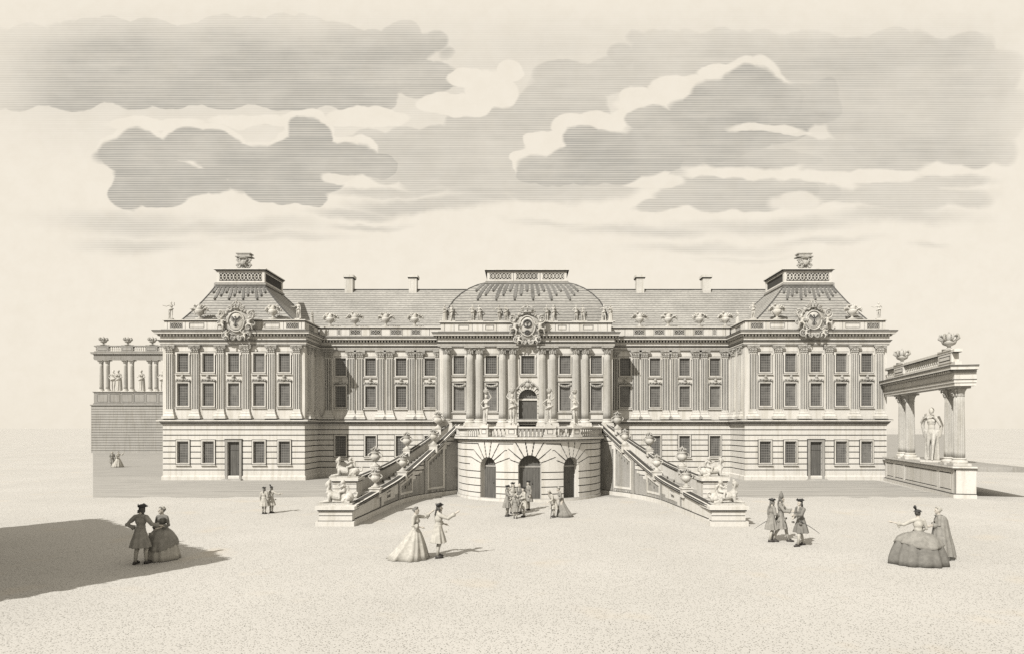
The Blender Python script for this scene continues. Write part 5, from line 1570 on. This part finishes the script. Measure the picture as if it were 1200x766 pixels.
# a cloud deck in rolls that run parallel to the palace front (world x): position along the roll and its steepness
ay = math_(nt, 'MAXIMUM', math_(nt, 'ABSOLUTE', sp.outputs[1]), .08)
u = math_(nt, 'DIVIDE', sp.outputs[0], ay); v = math_(nt, 'DIVIDE', sp.outputs[2], ay)
cv = N(nt, 'ShaderNodeCombineXYZ'); nt.links.new(u, cv.inputs[0]); nt.links.new(v, cv.inputs[1])
def vnoise(scale, sx, sy, detail, rough=.5):
    mp = N(nt, 'ShaderNodeMapping'); mp.inputs['Scale'].default_value = (sx, sy, 1); nt.links.new(cv.outputs[0], mp.inputs[0])
    n = N(nt, 'ShaderNodeTexNoise'); n.inputs['Scale'].default_value = scale; n.inputs['Detail'].default_value = detail; n.inputs['Roughness'].default_value = rough
    nt.links.new(mp.outputs[0], n.inputs['Vector']); return n
def warp(amount, scale, detail, base):
    n = vnoise(scale, 1, 1.3, detail, .55)
    s = N(nt, 'ShaderNodeVectorMath', operation='SUBTRACT'); nt.links.new(n.outputs['Color'], s.inputs[0]); s.inputs[1].default_value = (.5,.5,.5)
    m = N(nt, 'ShaderNodeVectorMath', operation='MULTIPLY'); nt.links.new(s.outputs[0], m.inputs[0]); m.inputs[1].default_value = (amount, amount*.7, 0)
    a = N(nt, 'ShaderNodeVectorMath', operation='ADD'); nt.links.new(base, a.inputs[0]); nt.links.new(m.outputs[0], a.inputs[1]); return a.outputs[0]
wv = warp(.035, 14, 3, cv.outputs[0]); wsoft = warp(.10, 5, 5, cv.outputs[0])
vo = N(nt, 'ShaderNodeTexVoronoi'); vo.inputs['Scale'].default_value = 19; nt.links.new(cv.outputs[0], vo.inputs['Vector'])
scal = math_(nt, 'MULTIPLY', math_(nt, 'SUBTRACT', vo.outputs['Distance'], .42), .58)
def blob(vec, px, py, rx, ry, soft, amt, square=False):
    a = N(nt, 'ShaderNodeVectorMath', operation='SUBTRACT'); nt.links.new(vec, a.inputs[0]); a.inputs[1].default_value = ((px-613)/F, (501-py)/F, 0)
    b = N(nt, 'ShaderNodeVectorMath', operation='MULTIPLY'); nt.links.new(a.outputs[0], b.inputs[0]); b.inputs[1].default_value = (F/rx, F/ry, 0)
    if square:
        q = N(nt, 'ShaderNodeVectorMath', operation='MULTIPLY'); nt.links.new(b.outputs[0], q.inputs[0]); nt.links.new(b.outputs[0], q.inputs[1]); b = q
    l = N(nt, 'ShaderNodeVectorMath', operation='LENGTH'); nt.links.new(b.outputs[0], l.inputs[0])
    d = l.outputs['Value']
    if soft <= .3: d = math_(nt, 'ADD', d, scal)              # billowing edge
    r = N(nt, 'ShaderNodeMapRange', interpolation_type='SMOOTHSTEP'); nt.links.new(d, r.inputs[0])
    r.inputs[1].default_value = 1+soft*.3; r.inputs[2].default_value = 1-soft; r.inputs[3].default_value = 0; r.inputs[4].default_value = amt
    return r.outputs[0]
def mx(vals):
    o = vals[0]
    for x in vals[1:]: o = math_(nt, 'MAXIMUM', o, x)
    return o
HARD, SOFT = .12, .6
# open sky behind the clouds
sky_b = [blob(wv, *b) for b in ((613,40,900,150,.8,.26,True),(230,76,300,56,.08,.85,True),(490,92,62,28,.1,.8),(420,112,60,22,.1,.8),
         (700,92,112,26,.2,.58),(660,116,60,34,.2,.58),(960,86,250,54,.15,.62,True),(1085,130,130,66,.15,.62,True),(960,178,120,24,.2,.58),(1010,190,100,22,.2,.58),(1075,232,110,18,.3,.5),(1090,215,90,12,.3,.5))]
mid_b = [blob(wv, *b) for b in ((500,182,150,36,.12,.6),(590,160,80,44,.12,.62),(650,140,75,46,.15,.6),(560,212,100,26,.3,.58),(665,222,120,22,.3,.5),(700,205,110,30,.3,.55),(850,228,118,24,.12,.64),(770,240,40,12,.2,.6),(930,228,60,20,.2,.55),(640,205,60,30,.2,.55))]
white_b = [blob(wv, *b) for b in ((425,138,60,13,.12,1),(300,143,75,9,.2,1),(180,146,80,9,.2,1),(520,124,40,15,.12,1),(578,104,34,24,.12,1),(552,124,34,14,.12,1),(600,84,20,14,.12,1),(545,90,26,14,.12,1),
         (748,124,36,26,.1,1),(690,150,50,19,.1,1),(800,104,46,20,.1,1),(855,86,46,13,.1,1),(645,168,34,14,.1,1),(616,184,26,10,.1,1),(735,140,26,16,.1,1),
         (765,212,44,10,.2,.9),(775,198,13,16,.2,.9),(1000,206,110,8,.3,.95),(935,238,36,12,.3,.8),(980,245,60,8,.3,.7))]
dark_b = [blob(wv, *b) for b in ((165,180,58,28,HARD,.92),(230,172,55,23,HARD,.92),(200,210,74,24,HARD,.92),(155,224,32,24,HARD,.92),(185,230,36,14,HARD,.92),(235,212,44,20,HARD,.92),(270,190,55,24,HARD,.92),
         (365,160,34,26,HARD,.92),(345,182,60,26,HARD,.92),(395,188,58,24,HARD,.92),(432,192,38,20,HARD,.92),(310,196,66,22,HARD,.92),(340,215,64,22,HARD,.92),(345,230,48,14,.1,.9),(310,212,50,16,HARD,.92),
         (690,195,90,26,HARD,.86),(655,202,58,18,HARD,.86),(740,176,80,28,HARD,.88),(700,170,42,22,HARD,.86),(780,164,70,28,HARD,.88),(765,142,40,20,HARD,.88),(840,165,100,30,.15,.86),(830,134,56,26,HARD,.86),(880,112,72,34,.12,.84),(930,122,82,34,.2,.78),(870,150,90,28,.15,.82),(890,186,120,16,.25,.76))]
streak_b = [blob(wsoft, *b) for b in ((470,224,95,7,.7,.6),(500,240,100,12,.6,.66),(420,248,70,7,.8,.6),(430,262,60,5,.9,.45),(560,235,60,10,.7,.6),(150,258,110,18,.9,.5),(260,262,130,12,.9,.46),(160,285,90,12,.9,.42),(330,275,90,7,.9,.32),
         (760,268,120,9,.9,.44),(900,262,130,11,.9,.48),(830,288,110,8,.9,.38),(1050,258,110,12,.9,.48),(640,262,60,5,.9,.3),(960,284,80,6,.9,.32),(870,300,70,4,.9,.22),(1090,292,30,5,.9,.22))]
gap_b = [blob(wv, *b) for b in ((892,152,52,6,.3,.9),(400,209,30,6,.3,.9),(920,155,40,4,.3,.8))]
light = mx(sky_b + mid_b)
rim = mx([blob(wv, *b) for b in ((690,186,94,28,.07,1),(655,194,62,20,.07,1),(738,167,84,30,.07,1),(698,160,45,24,.07,1),(765,132,44,23,.07,1),(828,125,56,26,.1,1),(878,102,66,34,.1,.9),
        (165,174,60,29,.07,1),(230,165,58,24,.07,1),(365,153,37,27,.07,1),(345,176,60,26,.07,1),(395,181,60,25,.07,1))])
light = math_(nt, 'MULTIPLY', light, math_(nt, 'SUBTRACT', 1, rim))
light = math_(nt, 'MULTIPLY', light, math_(nt, 'SUBTRACT', 1, mx(white_b)))
tone = math_(nt, 'MAXIMUM', math_(nt, 'MAXIMUM', light, mx(dark_b)), mx(streak_b))
tone = math_(nt, 'MULTIPLY', tone, math_(nt, 'SUBTRACT', 1, mx(gap_b)))
# thin level striations through the clouds
fx = N(nt, 'ShaderNodeSeparateXYZ'); nt.links.new(wsoft, fx.inputs[0])
def fade(src, p0, p1):
    r = N(nt, 'ShaderNodeMapRange', interpolation_type='SMOOTHSTEP'); nt.links.new(src, r.inputs[0]); r.inputs[1].default_value = p0; r.inputs[2].default_value = p1; return r.outputs[0]
# the bank of cloud thins out to the sides and overhead
tone = math_(nt, 'MULTIPLY', tone, math_(nt, 'MULTIPLY', fade(fx.outputs[0], (-60-613)/F, (100-613)/F), fade(fx.outputs[0], (1250-613)/F, (1125-613)/F)))
tone = math_(nt, 'MULTIPLY', tone, fade(fx.outputs[1], (501+10)/F, (501-66)/F))
vol = vnoise(7, 1, 1.8, 4, .6).outputs[0]
tone = math_(nt, 'MULTIPLY', tone, math_(nt, 'ADD', .36, math_(nt, 'MULTIPLY', vol, 1.28)))
st = vnoise(1, 5, 300, 3, .6).outputs[0]; st2 = vnoise(1, 1.5, 90, 2, .5).outputs[0]
hv = math_(nt, 'ADD', math_(nt, 'MULTIPLY', v, F/2.65), math_(nt, 'MULTIPLY', vnoise(1, 2, 3, 2).outputs[0], 1.2))
line = math_(nt, 'ADD', .5, math_(nt, 'MULTIPLY', .5, math_(nt, 'SINE', math_(nt, 'MULTIPLY', hv, 2*pi))))
h = math_(nt, 'ADD', math_(nt, 'MULTIPLY', line, .55), math_(nt, 'ADD', math_(nt, 'MULTIPLY', st, .75), math_(nt, 'MULTIPLY', st2, .25)))
tone = math_(nt, 'MULTIPLY', tone, h)
cream = (9.5, 8.72, 7.4); grey = (4.5, 4.25, 3.7)
cl = mixc(nt, tone, cream, grey)
pap = vnoise(30, 1, 1, 6, .7).outputs[0]
cl = mixc(nt, 1.0, cl, ramp(nt, pap, [(.3,(.965,.96,.95)),(.6,(1,1,1))]), 'MULTIPLY')
hs = N(nt, 'ShaderNodeHueSaturation'); hs.inputs['Saturation'].default_value = .15; nt.links.new(sky.outputs[0], hs.inputs['Color'])
final = mixc(nt, .92, hs.outputs[0], cl)
nt.links.new(final, bg.inputs[0]); bg.inputs[1].default_value = 0.0735

L = bpy.data.lights.new('sun', 'SUN'); L.energy = 5.0; L.angle = radians(.5); L.color = (1, .965, .905)
so = bpy.data.objects.new('sun', L); COL.objects.link(so)
sd = Vector((-sin(AZ)*cos(EL), -cos(AZ)*cos(EL), sin(EL)))
so.rotation_euler = sd.to_track_quat('Z', 'Y').to_euler(); so.location = sd*100

cam = bpy.data.cameras.new('camera'); co = bpy.data.objects.new('camera', cam); COL.objects.link(co)
co.location = (0, 0, CAMZ); co.rotation_euler = (pi/2, 0, 0)
cam.sensor_width = 36; cam.sensor_fit = 'HORIZONTAL'; cam.lens = 36*F/1200
cam.shift_x = -13/1200; cam.shift_y = (501-383)/1200
cam.clip_start = .1; cam.clip_end = 20000
scene.camera = co
for m in MATS.values():                       # overall albedo balance of the place
    nt_ = m.node_tree; bs_ = next(n for n in nt_.nodes if n.type == 'BSDF_PRINCIPLED'); ln = bs_.inputs['Base Color'].links[0]
    src = ln.from_socket; nt_.links.new(mixc(nt_, 1.0, src, (.825, .832, .865), 'MULTIPLY'), bs_.inputs['Base Color'])
vs_ = scene.view_settings; vs_.view_transform = 'Standard'; vs_.look = 'None'; vs_.exposure = .45; vs_.gamma = 1
scene.render.engine = 'CYCLES'
scene.cycles.use_denoising = False
